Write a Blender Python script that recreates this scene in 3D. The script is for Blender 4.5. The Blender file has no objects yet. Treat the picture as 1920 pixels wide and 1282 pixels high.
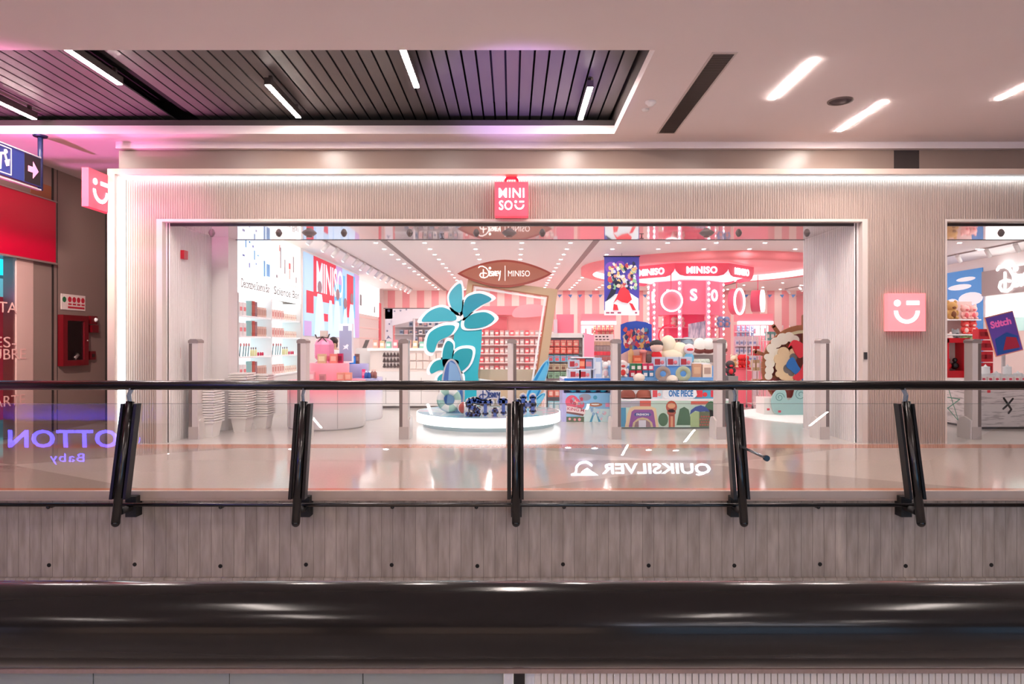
import bpy, math, random
from math import pi, sin, cos, radians
from mathutils import Vector, Matrix
random.seed(7)
S = bpy.context.scene
COL = S.collection
F = 1280.0; EYE = 1.52                      # focal length in pixels, eye height above the gallery floor
# ---------------------------------------------------------------- camera
cd = bpy.data.cameras.new('camera'); cam = bpy.data.objects.new('camera', cd); COL.objects.link(cam)
cam.location = (0, 0, EYE); cam.rotation_euler = (pi/2, 0, 0)
cd.sensor_width = 36; cd.lens = 24; cd.clip_start = .05; cd.clip_end = 200
cd.shift_y = 0.002
S.camera = cam
# ---------------------------------------------------------------- world, exposure
S.view_settings.view_transform = 'Standard'; S.view_settings.look = 'None'
S.view_settings.gamma = 1; S.view_settings.use_curve_mapping = False
S.view_settings.exposure = 0.5
W = bpy.data.worlds.new('world'); S.world = W; W.use_nodes = True
W.node_tree.nodes['Background'].inputs[0].default_value = (1, .84, .76, 1)
W.node_tree.nodes['Background'].inputs[1].default_value = .42
def spot(loc, to, energy, color, size=60, blend=.8, r=.15):
    l = bpy.data.lights.new('spot', 'SPOT'); l.energy = energy; l.color = color
    l.spot_size = radians(size); l.spot_blend = blend; l.shadow_soft_size = r
    o = bpy.data.objects.new('spot', l); COL.objects.link(o); o.location = loc
    o.rotation_euler = (Vector(to)-Vector(loc)).to_track_quat('-Z', 'Y').to_euler(); return o
# unseen spots added for the violet and pink glow, then two passage fills
spot((.2, 1.8, -3.9), (.1, 8.75, 4.9), 7500, (.55, .3, 1), 15)
spot((-6.3, 3.0, -3.9), (-5.9, 9.1, 4.9), 7000, (1, .22, .62), 24)
spot((-8.4, 2.5, -2.5), (-7.0, 11.3, 4.5), 3600, (1, .22, .7), 26)
spot((-5.0, 3.5, -1.0), (-5.35, 10.4, 3.2), 1900, (1, .22, .6), 15)
spot((-5.6, 7.4, 4.4), (-8.0, 12.6, 1.6), 700, (1, .85, .78), 60)  # unseen fill spot, added to brighten the passage side wall
spot((-6.6, 6.6, 4.4), (-8.0, 10.0, 3.6), 200, (1, .85, .78), 60)  # weaker unseen fill, added for the upper side wall
# warm gallery downlights over the near walkway and the atrium
AL = []
def area(loc, sx, sy, energy, color, to=(0, 0, -1)):
    l = bpy.data.lights.new('area', 'AREA'); l.shape = 'RECTANGLE'; l.size = sx; l.size_y = sy
    l.energy = energy; l.color = color
    o = bpy.data.objects.new('area', l); COL.objects.link(o); o.location = loc
    o.rotation_euler = Vector(to).to_track_quat('-Z', 'Y').to_euler(); return o
# ---------------------------------------------------------------- helpers
def lin(c):
    if isinstance(c, str):
        c = c.lstrip('#'); c = [int(c[i:i+2], 16)/255 for i in (0, 2, 4)]
    return tuple((v/12.92 if v <= .04045 else ((v+.055)/1.055)**2.4) for v in c)
MATS = {}
def M(c, rough=.5, metal=0, em=0, spec=.5):
    k = (str(c), rough, metal, em, spec)
    if k in MATS: return MATS[k]
    m = bpy.data.materials.new('mat'); m.use_nodes = True
    b = m.node_tree.nodes['Principled BSDF']; l = lin(c)
    b.inputs['Base Color'].default_value = (*l, 1); b.inputs['Roughness'].default_value = rough
    b.inputs['Metallic'].default_value = metal; b.inputs['Specular IOR Level'].default_value = spec
    if em:
        b.inputs['Emission Color'].default_value = (*l, 1); b.inputs['Emission Strength'].default_value = em
    MATS[k] = m; return m
def nodemat(name, fn):
    m = bpy.data.materials.new(name); m.use_nodes = True
    nt = m.node_tree; fn(nt, nt.nodes, nt.links, nt.nodes['Principled BSDF']); return m
PW = {}                                     # world position of every parent
def X(px, D): return (px-960)*D/F
def Z(py, D): return EYE+(643.6-py)*D/F
class MB:
    def __init__(s): s.v = []; s.f = []; s.mi = []; s.sm = []; s.cur = 0; s.flat = True
    def add(s, vs, fs, smooth=False):
        n = len(s.v); s.v += [tuple(v) for v in vs]
        for f in fs: s.f.append([i+n for i in f]); s.mi.append(s.cur); s.sm.append(smooth)
        return s
    def m(s, i): s.cur = i; return s
    def box(s, x0, x1, y0, y1, z0, z1):
        return s.add([(x0,y0,z0),(x1,y0,z0),(x1,y1,z0),(x0,y1,z0),(x0,y0,z1),(x1,y0,z1),(x1,y1,z1),(x0,y1,z1)],
                     [(0,3,2,1),(4,5,6,7),(0,1,5,4),(1,2,6,5),(2,3,7,6),(3,0,4,7)])
    def tube(s, pts, r, n=10, cap=True, smooth=True):
        pts = [Vector(p) for p in pts]; rs = r if isinstance(r, (list, tuple)) else [r]*len(pts)
        vs = []; fs = []; up = None
        for i, p in enumerate(pts):
            d = (pts[min(i+1, len(pts)-1)]-pts[max(i-1, 0)]).normalized()
            if up is None: up = Vector((0,0,1)) if abs(d.z) < .9 else Vector((1,0,0))
            a = d.cross(up).normalized(); b = a.cross(d).normalized(); up = b
            for k in range(n):
                t = 2*pi*k/n; vs.append(p+a*cos(t)*rs[i]+b*sin(t)*rs[i])
        for i in range(len(pts)-1):
            for k in range(n):
                q = (k+1) % n; fs.append((i*n+k, i*n+q, (i+1)*n+q, (i+1)*n+k))
        s.add(vs, fs, smooth)
        if cap:
            m0 = len(s.v)-len(vs)
            s.f.append([m0+k for k in range(n)][::-1]); s.f.append([m0+(len(pts)-1)*n+k for k in range(n)])
            s.mi += [s.cur]*2; s.sm += [False]*2
        return s
    def ball(s, c, rx, ry=None, rz=None, n=12, h=8):
        ry = ry or rx; rz = rz or rx; vs = [(c[0], c[1], c[2]+rz)]
        for i in range(1, h):
            a = pi*i/h
            for k in range(n):
                t = 2*pi*k/n; vs.append((c[0]+rx*sin(a)*cos(t), c[1]+ry*sin(a)*sin(t), c[2]+rz*cos(a)))
        vs.append((c[0], c[1], c[2]-rz)); fs = [(0, 1+k, 1+(k+1) % n) for k in range(n)]
        for i in range(h-2):
            for k in range(n):
                a = 1+i*n+k; b = 1+i*n+(k+1) % n; fs.append((a, a+n, b+n, b))
        e = len(vs)-1; fs += [(e, 1+(h-2)*n+(k+1) % n, 1+(h-2)*n+k) for k in range(n)]
        return s.add(vs, fs, True)
    def lathe(s, c, prof, n=24, smooth=True, arc=(0, 2*pi)):
        vs = []; fs = []; full = abs(arc[1]-arc[0]-2*pi) < 1e-6; m = n if full else n+1
        for r, z in prof:
            for k in range(m):
                t = arc[0]+(arc[1]-arc[0])*k/n; vs.append((c[0]+r*cos(t), c[1]+r*sin(t), c[2]+z))
        for i in range(len(prof)-1):
            for k in range(n):
                q = (k+1) % m; fs.append((i*m+k, i*m+q, (i+1)*m+q, (i+1)*m+k))
        return s.add(vs, fs, smooth)
    def disc(s, c, r, z, n=24, down=False):
        vs = [(c[0]+r*cos(2*pi*k/n), c[1]+r*sin(2*pi*k/n), z) for k in range(n)]
        return s.add(vs, [list(range(n))[::-1] if down else list(range(n))])
    def prism(s, pts, O, U, V, d):
        """flat outline pts (u,v) on the plane O,U,V given thickness d along -U x V ... both caps"""
        O, U, V = Vector(O), Vector(U), Vector(V); N = U.cross(V).normalized(); n = len(pts)
        a = [O+U*p[0]+V*p[1] for p in pts]; b = [p-N*d for p in a]
        s.add(a+b, [list(range(n)), list(range(2*n-1, n-1, -1))]+[(i, i+n, (i+1) % n+n, (i+1) % n) for i in range(n)])
        return s
    def stroke(s, pts, O, U, V, w, d, caps=True):
        O, U, V = Vector(O), Vector(U), Vector(V)
        for i in range(len(pts)-1):
            p, q = Vector(pts[i]), Vector(pts[i+1]); t = q-p
            if t.length < 1e-6: continue
            n = Vector((-t.y, t.x)).normalized()*w/2
            s.prism([(p-n), (q-n), (q+n), (p+n)], O, U, V, d)
        if caps:
            for p in pts:
                s.prism([(p[0]+w/2*cos(2*pi*k/8), p[1]+w/2*sin(2*pi*k/8)) for k in range(8)], O, U, V, d*1.02)
        return s
    def text(s, body, O, U, V, w=None, h=None, d=.01, bold=.0, shear=0, sp=1, center=True):
        vs, fs = glyphs(body, bold, shear, sp); O, U, V = Vector(O), Vector(U), Vector(V); N = U.cross(V).normalized()
        xs = [p[0] for p in vs]; ys = [p[1] for p in vs]
        W0 = max(xs)-min(xs); H0 = max(ys)-min(ys)
        if w is None: w = W0*h/H0
        if h is None: h = H0*w/W0
        out = []
        for p in vs:
            u = (p[0]-min(xs))/W0*w-(w/2 if center else 0); v = (p[1]-min(ys))/H0*h-(h/2 if center else 0)
            out.append(O+U*u+V*v+N*(d if p[2] > 0 else 0))
        return s.add(out, fs)
    def grid(s, nx, ny, fn, smooth=True):
        vs = [fn(i/nx, j/ny) for j in range(ny+1) for i in range(nx+1)]
        return s.add(vs, [(j*(nx+1)+i, j*(nx+1)+i+1, (j+1)*(nx+1)+i+1, (j+1)*(nx+1)+i) for j in range(ny) for i in range(nx)], smooth)
    def build(s, name, mats, parent=None):
        if not isinstance(mats, (list, tuple)): mats = [mats]
        if parent is not None: o0 = PW[parent]
        else:
            xs, ys, zs = zip(*s.v); o0 = Vector(((min(xs)+max(xs))/2, (min(ys)+max(ys))/2, min(zs)))
        me = bpy.data.meshes.new(name)
        me.from_pydata([(v[0]-o0.x, v[1]-o0.y, v[2]-o0.z) for v in s.v], [], s.f)
        for m in mats: me.materials.append(m)
        me.polygons.foreach_set('material_index', s.mi); me.polygons.foreach_set('use_smooth', s.sm)
        me.update()
        o = bpy.data.objects.new(name, me); COL.objects.link(o)
        if parent is not None: o.parent = parent
        else: o.location = o0
        PW[o] = o0
        return o
GL = {}
def glyphs(body, bold, shear, sp):
    k = (body, bold, shear, sp)
    if k not in GL:
        c = bpy.data.curves.new('t', 'FONT'); c.body = body; c.extrude = .5; c.offset = bold; c.shear = shear
        c.space_character = sp; c.resolution_u = 3
        o = bpy.data.objects.new('t', c); COL.objects.link(o)
        me = o.to_mesh(); GL[k] = ([tuple(v.co) for v in me.vertices], [list(p.vertices) for p in me.polygons])
        o.to_mesh_clear(); bpy.data.objects.remove(o); bpy.data.curves.remove(c)
    return GL[k]
def tag(o, label, cat, group=None, kind=None):
    o['label'] = label; o['category'] = cat
    if group: o['group'] = group
    if kind: o['kind'] = kind
    return o
def st(o): o['kind'] = 'structure'; return o
def thing(name, label, cat, loc, group=None):
    o = bpy.data.objects.new(name, None); COL.objects.link(o); o.location = loc; o.empty_display_size = .1
    PW[o] = Vector(loc); return tag(o, label, cat, group)
def dup(o, loc, rz=0, label=None, group=None, scale=None):
    r = o.copy(); COL.objects.link(r); r.location = loc; r.rotation_euler = (0, 0, rz); PW[r] = Vector(loc)
    if scale: r.scale = scale
    if label: r['label'] = label
    if group: r['group'] = group
    for ch in list(o.children):
        c = ch.copy(); COL.objects.link(c); c.parent = r
        for g in list(ch.children):
            e = g.copy(); COL.objects.link(e); e.parent = c
    return r
Xa, Ya, Za = (1,0,0), (0,1,0), (0,0,1)
def arc(cx, cy, r, a0, a1, n=12, ry=None):
    return [(cx+r*cos(radians(a0+(a1-a0)*i/n)), cy+(ry or r)*sin(radians(a0+(a1-a0)*i/n))) for i in range(n+1)]
def circ(cx, cy, r, n=20, ry=None): return arc(cx, cy, r, 0, 360, n, ry)[:-1]
def smile_parts(O, U, V, s, d, mat, parent):
    for nm, k in (('emblem_dot', 0), ('emblem_dash', 1), ('emblem_arc', 2)):
        b = MB(); smile(b, O, U, V, s, d, k); b.build(nm, mat, parent)
def smile(mb, O, U, V, s, d, only=None):
    """the winking smile emblem inside a square of side s centred on O"""
    if only in (None, 0): mb.prism(circ(-.27*s, .26*s, .09*s), O, U, V, -d)
    if only in (None, 1): mb.prism([(.0*s,.21*s),(.35*s,.21*s),(.35*s,.32*s),(.0*s,.32*s)], O, U, V, -d)
    a = arc(0, .04*s, .36*s, 180, 360, 16); b = arc(0, .04*s, .26*s, 360, 180, 16)
    n = len(a)
    if only in (None, 2):
     for i in range(n-1): mb.prism([a[i], a[i+1], b[n-2-i], b[n-1-i]], O, U, V, -d)
def script_word(mb, O, U, V, w, d, t=.045):
    """hand-drawn five-letter wordmark after a big swash capital, w wide, centred"""
    k = w; st_ = []
    st_.append([(-.5,.30),(-.44,.36),(-.30,.37),(-.12,.28),(.0,.12),(.02,-.03),(-.06,-.16),(-.2,-.22),(-.36,-.19),(-.44,-.1),(-.4,-.0),(-.25,.04),(-.1,.0)])
    st_.append([(-.26,.2),(-.26,-.2)])
    st_.append([(.06,.14),(.05,-.12)]); st_.append(arc(.07,.27,.04,0,360,8))
    st_.append([(.2,.1),(.13,.1),(.11,.03),(.19,-.02),(.18,-.1),(.1,-.12)])
    st_.append([(.24,-.12),(.24,.1),(.32,-.1),(.33,.12)])
    st_.append([(.45,.1),(.38,.1),(.37,-.1),(.45,-.1)]); st_.append([(.37,0),(.43,0)])
    st_.append([(.49,.12),(.5,.0),(.56,-.01),(.6,.12),(.57,-.18),(.52,-.34)])
    for q in st_: mb.stroke([(p[0]*k, p[1]*k) for p in q], O, U, V, t*k, -d)
# ================================================================ MALL SHELL
def terrazzo(nt, N, L, b):
    tc = N.new('ShaderNodeTexCoord'); sx = N.new('ShaderNodeSeparateXYZ'); L.new(tc.outputs['Object'], sx.inputs[0])
    pp = N.new('ShaderNodeMath'); pp.operation = 'PINGPONG'; pp.inputs[1].default_value = 4.4
    ad = N.new('ShaderNodeMath'); ad.inputs[1].default_value = 40.5; L.new(sx.outputs[0], ad.inputs[0]); L.new(ad.outputs[0], pp.inputs[0])
    my = N.new('ShaderNodeMath'); my.operation = 'MULTIPLY'; my.inputs[1].default_value = 1.7; L.new(sx.outputs[1], my.inputs[0])
    pm = N.new('ShaderNodeMath'); pm.operation = 'PINGPONG'; pm.inputs[1].default_value = 4.4; L.new(my.outputs[0], pm.inputs[0])
    gt = N.new('ShaderNodeMath'); gt.operation = 'GREATER_THAN'; L.new(pp.outputs[0], gt.inputs[0]); L.new(pm.outputs[0], gt.inputs[1])
    no = N.new('ShaderNodeTexNoise'); no.inputs['Scale'].default_value = 90; L.new(tc.outputs['Object'], no.inputs[0])
    mx = N.new('ShaderNodeMixRGB'); mx.inputs[1].default_value = (.40, .31, .27, 1); mx.inputs[2].default_value = (.53, .43, .385, 1); L.new(gt.outputs[0], mx.inputs[0])
    m2 = N.new('ShaderNodeMixRGB'); m2.blend_type = 'MULTIPLY'; m2.inputs[0].default_value = .25; L.new(mx.outputs[0], m2.inputs[1]); L.new(no.outputs[0], m2.inputs[2])
    L.new(m2.outputs[0], b.inputs['Base Color']); b.inputs['Roughness'].default_value = .09; b.inputs['Specular IOR Level'].default_value = .6
TERR = nodemat('terrazzo', terrazzo)
def concrete(nt, N, L, b):
    tc = N.new('ShaderNodeTexCoord'); mp = N.new('ShaderNodeMapping'); L.new(tc.outputs['Object'], mp.inputs[0])
    sx = N.new('ShaderNodeSeparateXYZ'); L.new(tc.outputs['Object'], sx.inputs[0])
    wob = N.new('ShaderNodeTexNoise'); wob.inputs['Scale'].default_value = 6; L.new(tc.outputs['Object'], wob.inputs[0])
    sc = N.new('ShaderNodeMath'); sc.operation = 'MULTIPLY_ADD'; sc.inputs[1].default_value = .012; L.new(wob.outputs[0], sc.inputs[0]); L.new(sx.outputs[0], sc.inputs[2])
    dv = N.new('ShaderNodeMath'); dv.operation = 'DIVIDE'; dv.inputs[1].default_value = .118; L.new(sc.outputs[0], dv.inputs[0])
    fl = N.new('ShaderNodeMath'); fl.operation = 'FLOOR'; L.new(dv.outputs[0], fl.inputs[0])
    fr = N.new('ShaderNodeMath'); fr.operation = 'FRACT'; L.new(dv.outputs[0], fr.inputs[0])
    wn = N.new('ShaderNodeTexWhiteNoise'); wn.noise_dimensions = '1D'; L.new(fl.outputs[0], wn.inputs['W'])
    gp = N.new('ShaderNodeMath'); gp.operation = 'LESS_THAN'; gp.inputs[1].default_value = .045; L.new(fr.outputs[0], gp.inputs[0])
    mp.inputs['Scale'].default_value = (9, 9, 1.6)
    no = N.new('ShaderNodeTexNoise'); no.inputs['Scale'].default_value = 1.6; no.inputs['Detail'].default_value = 6; L.new(mp.outputs[0], no.inputs[0])
    r1 = N.new('ShaderNodeMixRGB'); r1.inputs[1].default_value = (.15, .122, .1, 1); r1.inputs[2].default_value = (.54, .455, .395, 1); L.new(no.outputs[0], r1.inputs[0])
    r2 = N.new('ShaderNodeMixRGB'); r2.blend_type = 'MULTIPLY'; r2.inputs[0].default_value = .16; L.new(r1.outputs[0], r2.inputs[1]); L.new(wn.outputs['Value'], r2.inputs[2])
    r3 = N.new('ShaderNodeMixRGB'); L.new(gp.outputs[0], r3.inputs[0]); L.new(r2.outputs[0], r3.inputs[1]); r3.inputs[2].default_value = (.16, .13, .11, 1)
    L.new(r3.outputs[0], b.inputs['Base Color']); b.inputs['Roughness'].default_value = .8
    bp = N.new('ShaderNodeBump'); bp.inputs['Strength'].default_value = .5; bp.inputs['Distance'].default_value = .02; L.new(no.outputs[0], bp.inputs['Height']); L.new(bp.outputs[0], b.inputs['Normal'])
CONC = nodemat('concrete', concrete)
def blotch(c, amt=.12, sc=2.0, rough=.6):
    def fn(nt, N, L, b):
        tc = N.new('ShaderNodeTexCoord'); no = N.new('ShaderNodeTexNoise'); no.inputs['Scale'].default_value = sc
        L.new(tc.outputs['Object'], no.inputs[0]); l = lin(c)
        mx = N.new('ShaderNodeMixRGB'); L.new(no.outputs[0], mx.inputs[0])
        mx.inputs[1].default_value = (*[v*(1-amt) for v in l], 1); mx.inputs[2].default_value = (*[min(1, v*(1+amt)) for v in l], 1)
        L.new(mx.outputs[0], b.inputs['Base Color']); b.inputs['Roughness'].default_value = rough
    return nodemat('paint', fn)
PLASTER = blotch('#e9dcdb', .04, .6, .7); BEIGE = blotch('#ab988e', .03, .8, .45); BRONZE = blotch('#8d7a70', .25, .7, .32)
BLACK = M('#0d0b0b', .22, 0, 0, .6); BLACKM = M('#1a1616', .35, .6)
WHITE = M('#f2efee', .35); SHOPW = M('#efe9e7', .6)
LAMP = M('#fff0e8', .5, 0, 170); LED = M('#e2f7ff', .5, 0, 6)
# floors
a = MB(); a.box(-16, 14, 7.2, 9.98, -.06, 0); st(a.build('floor', TERR))
a = MB(); a.box(-16, 14, 9.98, 10.36, -.06, 0); a.box(-16, 14, 7.1, 7.2, -.06, 0); st(a.build('trim_1', blotch('#b8775c', .1, 30, .12)))
a = MB(); a.box(-16, -6.0, 10.36, 15, -.06, 0); st(a.build('floor', TERR))
a = MB(); a.box(-6.0, 13, 10.36, 30, -.06, 0); st(a.build('floor', blotch('#cfc8c4', .04, 3, .14)))
a = MB(); a.box(-16, 14, 7.06, 7.1, -.1, 0); st(a.build('trim_2', blotch('#c2aca0', .06, 8, .4)))
a = MB(); a.box(-16, 14, 7.1, 7.5, -.93, -.06)
a.box(-16, 14, 7.06, 7.1, -.95, -.90)
a.m(1)
for k in range(-6, 12):
    cx = X(92+160.6*k, 7.1); cz = Z(1058, 7.1)+.01*sin(k*2.3)
    a.prism(circ(cx, cz, .021, 12), (0, 7.096, 0), Xa, Za, .01)
    a.prism(circ(cx+.006, cz+.006, .011, 10), (0, 7.093, 0), Xa, Za, .004)
st(a.build('slab_edge', [CONC, M('#15100d', .9)]))
# level below: recess, strip, panels
a = MB(); a.box(-16, 14, 8.2, 8.3, -2.24, -.95); a.box(-16, 14, 7.5, 8.3, -.95, -.9); st(a.build('wall_below', M('#6b5f58', .7)))
a = MB(); a.box(-16, 14, 8.0, 8.2, -2.34, -2.29); st(a.build('trim_3', blotch('#a78f85', .15, 20, .6)))
a = MB()
for x0, x1 in ((-16, X(-75, 8.1)), (X(-73, 8.1), X(174, 8.1)), (X(176, 8.1), X(429.5, 8.1)), (X(431, 8.1), X(679.5, 8.1)), (X(681.5, 8.1), X(944, 8.1))):
    a.box(x0, x1, 8.1, 8.15, -5, -2.34)
a.m(1); a.box(-16, X(944, 8.1), 8.16, 8.2, -5, -2.34); a.box(X(963, 8.1), X(984, 8.1), 8.05, 8.2, -5, -2.34)
a.m(2); a.box(X(945, 8.05), X(962, 8.05), 8.03, 8.2, -5, -2.34); a.box(X(985, 8.1), X(1002, 8.1), 8.1, 8.2, -5, -2.34)
a.m(3)
x = X(1003, 8.1)
while x < 14: a.box(x, x+.066, 8.1, 8.2, -5, -2.34); a.box(x+.066, x+.078, 8.14, 8.2, -5, -2.34); x += .078
st(a.build('wall_lower_front', [M('#a3aba6', .3), M('#1e1c1a', .5), M('#e8e9ec', .4), M('#f0e9e0', .5)]))
a = MB(); a.box(-16, 14, -10, 8.2, -5.1, -5); st(a.build('floor_below', M('#d8ccc6', .2)))
# near walkway and opposite shop fronts
a = MB(); a.box(-16, 14, -8.8, .62, -.3, 0); st(a.build('floor', blotch('#d9cdc8', .05, 3, .2)))
a = MB(); a.box(-16, 14, -8.9, -8.75, -5, 4.58); st(a.build('wall_back', M('#54423c', .5)))
for i, (x0, x1, c, e) in enumerate(((-15, -9.6, '#cfd4ff', .8), (-8.6, -3.4, '#ffd9c0', .9), (-2.4, 1.6, '#ffdcc4', .9), (2.2, 7.4, '#9fd4ff', 1.1), (8.4, 13.6, '#8fcfff', 1.1))):  # unseen glowing windows, added as fill for the front, ceiling and slab
    for lv, z in (('upper', 0), ('lower', -4.6)):
        w = thing('fill_light_window', f'added fill-light window of the {lv} level behind the viewpoint', 'shop window', ((x0+x1)/2, -8.72, z), 'added fill-light windows across the atrium')
        b = MB(); b.box(x0, x1, -8.74, -8.72, z+.3, z+3.1); b.build('fill_light_pane', M(c, .5, 0, e*(1.8 if lv == 'lower' else 1)), w)
        b = MB(); b.box(x0-.08, x0, -8.75, -8.68, z, z+3.2); b.box(x1, x1+.08, -8.75, -8.68, z, z+3.2); b.box(x0, x1, -8.75, -8.68, z+3.1, z+3.2); b.build('window_frame', M('#2c2523', .4), w)
a = MB(); a.box(-16.2, -16, -9, 15, -5, 5.2); st(a.build('wall_far_left', M('#8a746c', .6)))
a = MB(); a.box(14, 14.2, -9, 15, -5, 5.2); st(a.build('wall_far_right', M('#8a746c', .6)))
# ceiling with the slatted opening
CZ = 4.58
a = MB(); a.box(-16, 14, -9, 7.11, CZ, CZ+.12); a.box(1.49, 14, 7.11, 10.5, CZ, CZ+.12); a.box(-16, 1.49, 9.94, 10.5, CZ, CZ+.12); a.box(-16, -6, 10.5, 15.2, CZ, CZ+.12)
st(a.build('ceiling', PLASTER))
a = MB(); a.box(-16, 1.49, 9.94, 10.5, CZ+.12, CZ+.2); a.box(1.49, 1.6, 7.11, 10.5, CZ+.12, 5.2); st(a.build('trim_4', M('#4a4241', .7)))
a = MB(); x = 1.44
while x > -16:
    if not (-4.88 < x < -4.6): a.box(x-.145, x, 6.9, 10.35, 4.87, 4.89)
    x -= .17
st(a.build('ceiling_slats', M('#5a5655', .45, .15)))
a = MB(); a.box(-16, 1.6, 6.9, 10.5, 5.2, 5.25); a.box(-16, 1.6, 10.4, 10.5, CZ+.1, 5.2); a.box(-16, 1.6, 6.9, 7.0, CZ+.12, 5.2); a.box(-4.84, -4.66, 6.9, 10.35, 4.95, 5.0)
st(a.build('ceiling_plenum', M('#0a0909', .9)))
# linear lamps: recessed in the plaster and hung under the slats
def lamp(x, y0, y1, z, hung, label, group):
    w = .032
    t = thing('linear_ceiling_lamp', label, 'ceiling lamp', (x, (y0+y1)/2, z), group)
    b = MB()
    if hung:
        b.box(x-w-.008, x+w+.008, y0-.01, y1+.01, z+.004, z+.09); b.box(x-.02, x+.02, y0+.08, y0+.12, z+.09, 4.885); b.box(x-.02, x+.02, y1-.12, y1-.08, z+.09, 4.885)
    else: b.box(x-w-.01, x+w+.01, y0-.01, y1+.01, z+.002, z+.02)
    b.build('housing', M('#3a3230', .5) if hung else PLASTER, t)
    b = MB(); b.box(x-w, x+w, y0, y1, z-.004, z+.004); b.build('diffuser', LAMP, t)
g = 'linear lamps under the slatted ceiling'
for x, y0, y1, l in ((-6.8, 8.5, 9.72, 'glowing linear lamp under dark slats, at the left edge of the photo'),
                     (-4.84, 7.22, 8.42, 'glowing linear lamp under dark slats beside the wide black gap'),
                     (-3.02, 8.44, 9.66, 'glowing linear lamp under dark slats, right of the wide black gap'),
                     (-1.19, 7.3, 8.52, 'glowing linear lamp under dark slats above the bag-shaped sign, left of middle'),
                     (.975, 8.52, 9.74, 'glowing linear lamp under dark slats, nearest the white smoke detector')):
    lamp(x, y0, y1, 4.72, True, l, g)
g = 'linear lamps recessed in the plaster ceiling'
for x, y0, l in ((3.25, 7.33, 'glowing linear lamp in plaster ceiling beside the long air grille'),
                 (4.7, 8.6, 'glowing linear lamp in plaster ceiling right of the round speaker'),
                 (6.09, 7.35, 'glowing linear lamp in plaster ceiling at the right edge of the photo')):
    lamp(x, y0, y0+1.2, CZ-.004, False, l, g)
for x, y, r in ((3.6, -8.1, 0), (5.3, -6.6, 0), (-2.2, -4, 0), (2.0, -3.6, 0), (-5.5, -5.2, 0), (8.5, -5, 0), (-9.5, -3, 0), (0, 2.6, 0), (6, 2.8, 0), (-6, 2.8, 0), (-1.9, -1.4, 0), (3.2, -1.2, 0)):
    lamp(x, y, y+1.2, CZ-.004, False, 'glowing linear lamp in the ceiling behind the viewpoint', 'linear lamps over the near walkway')
# round downlights of the near walkway (mirrored in the railing glass)
rd = MB(); rd.m(0).lathe((0, 0, 0), [(.1, -.008), (.13, -.012), (.13, 0)], 20); rd.m(1).disc((0, 0), .1, -.006, 20, True)
def rdl(): return rd.build('round_downlight', [WHITE, M('#f4f6ff', .5, 0, 22)])
r0 = rdl(); tag(r0, 'round white downlight in the ceiling behind the viewpoint', 'ceiling lamp', 'round downlights over the near walkway'); r0.location = (1.76, -7.23, CZ-.012)
for x, y in ((2.61, -7.29), (4.35, -7.48), (5.23, -7.54), (-14.6, -7.9), (-12.9, -7.9), (-11.2, -7.9), (-7, -7.4), (-4, -7.4)): dup(r0, (x, y, CZ-.012))
# air grille, speaker, smoke detector
t = thing('air_grille', 'long grey slatted air grille in the plaster ceiling', 'air vent', (2.23, 8.55, CZ))
b = MB(); b.box(2.1, 2.37, 7.16, 9.92, CZ-.006, CZ); b.m(1).box(2.125, 2.345, 7.2, 9.88, CZ-.008, CZ-.005); b.build('frame', [M('#cfc2bd', .5), M('#7d736f', .8)], t)
b = MB(); y = 7.2
while y < 9.86: b.add([(2.125, y, CZ-.02), (2.345, y, CZ-.02), (2.345, y+.035, CZ-.008), (2.125, y+.035, CZ-.008)], [(0, 3, 2, 1), (0, 1, 2, 3)]); y += .045
b.build('louvres', M('#c4b9b5', .6), t)
t = thing('ceiling_speaker', 'round grey ceiling speaker between two glowing linear lamps', 'speaker', (4.13, 8.59, CZ))
b = MB(); b.lathe((4.13, 8.59, CZ), [(.13, -.012), (.152, -.012), (.155, 0)], 28); b.build('ring', M('#6d5d58', .5), t)
b = MB(); b.lathe((4.13, 8.59, CZ), [(.0, -.016), (.06, -.016), (.065, -.01), (.13, -.01)], 28); b.build('grille', M('#54474a', .8), t)
t = thing('smoke_detector', 'small white round smoke detector left of the long air grille', 'smoke detector', (1.75, 8.62, CZ))
b = MB(); b.lathe((1.75, 8.62, CZ), [(0, -.06), (.035, -.055), (.05, -.03), (.07, -.02), (.07, 0)], 18); b.build('body', WHITE, t)
b = MB(); b.lathe((1.74, 8.9, CZ), [(0, -.02), (.04, -.02), (.05, 0)], 14); b.build('base', WHITE, t)
# bulkhead over the shop front
a = MB(); a.box(-6.0, 13, 10.33, 10.5, 4.48, CZ); st(a.build('trim_5', PLASTER))
a = MB(); a.box(-6.0, X(1676, 10.42), 10.42, 10.6, 4.1, 4.48); a.box(X(1724, 10.42), 13, 10.42, 10.6, 4.1, 4.48); st(a.build('wall_bulkhead', BRONZE))
a = MB(); a.box(X(1676, 10.42), X(1724, 10.42), 10.43, 10.6, 4.1, 4.48); st(a.build('trim_6', M('#382e2b', .6)))
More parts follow.
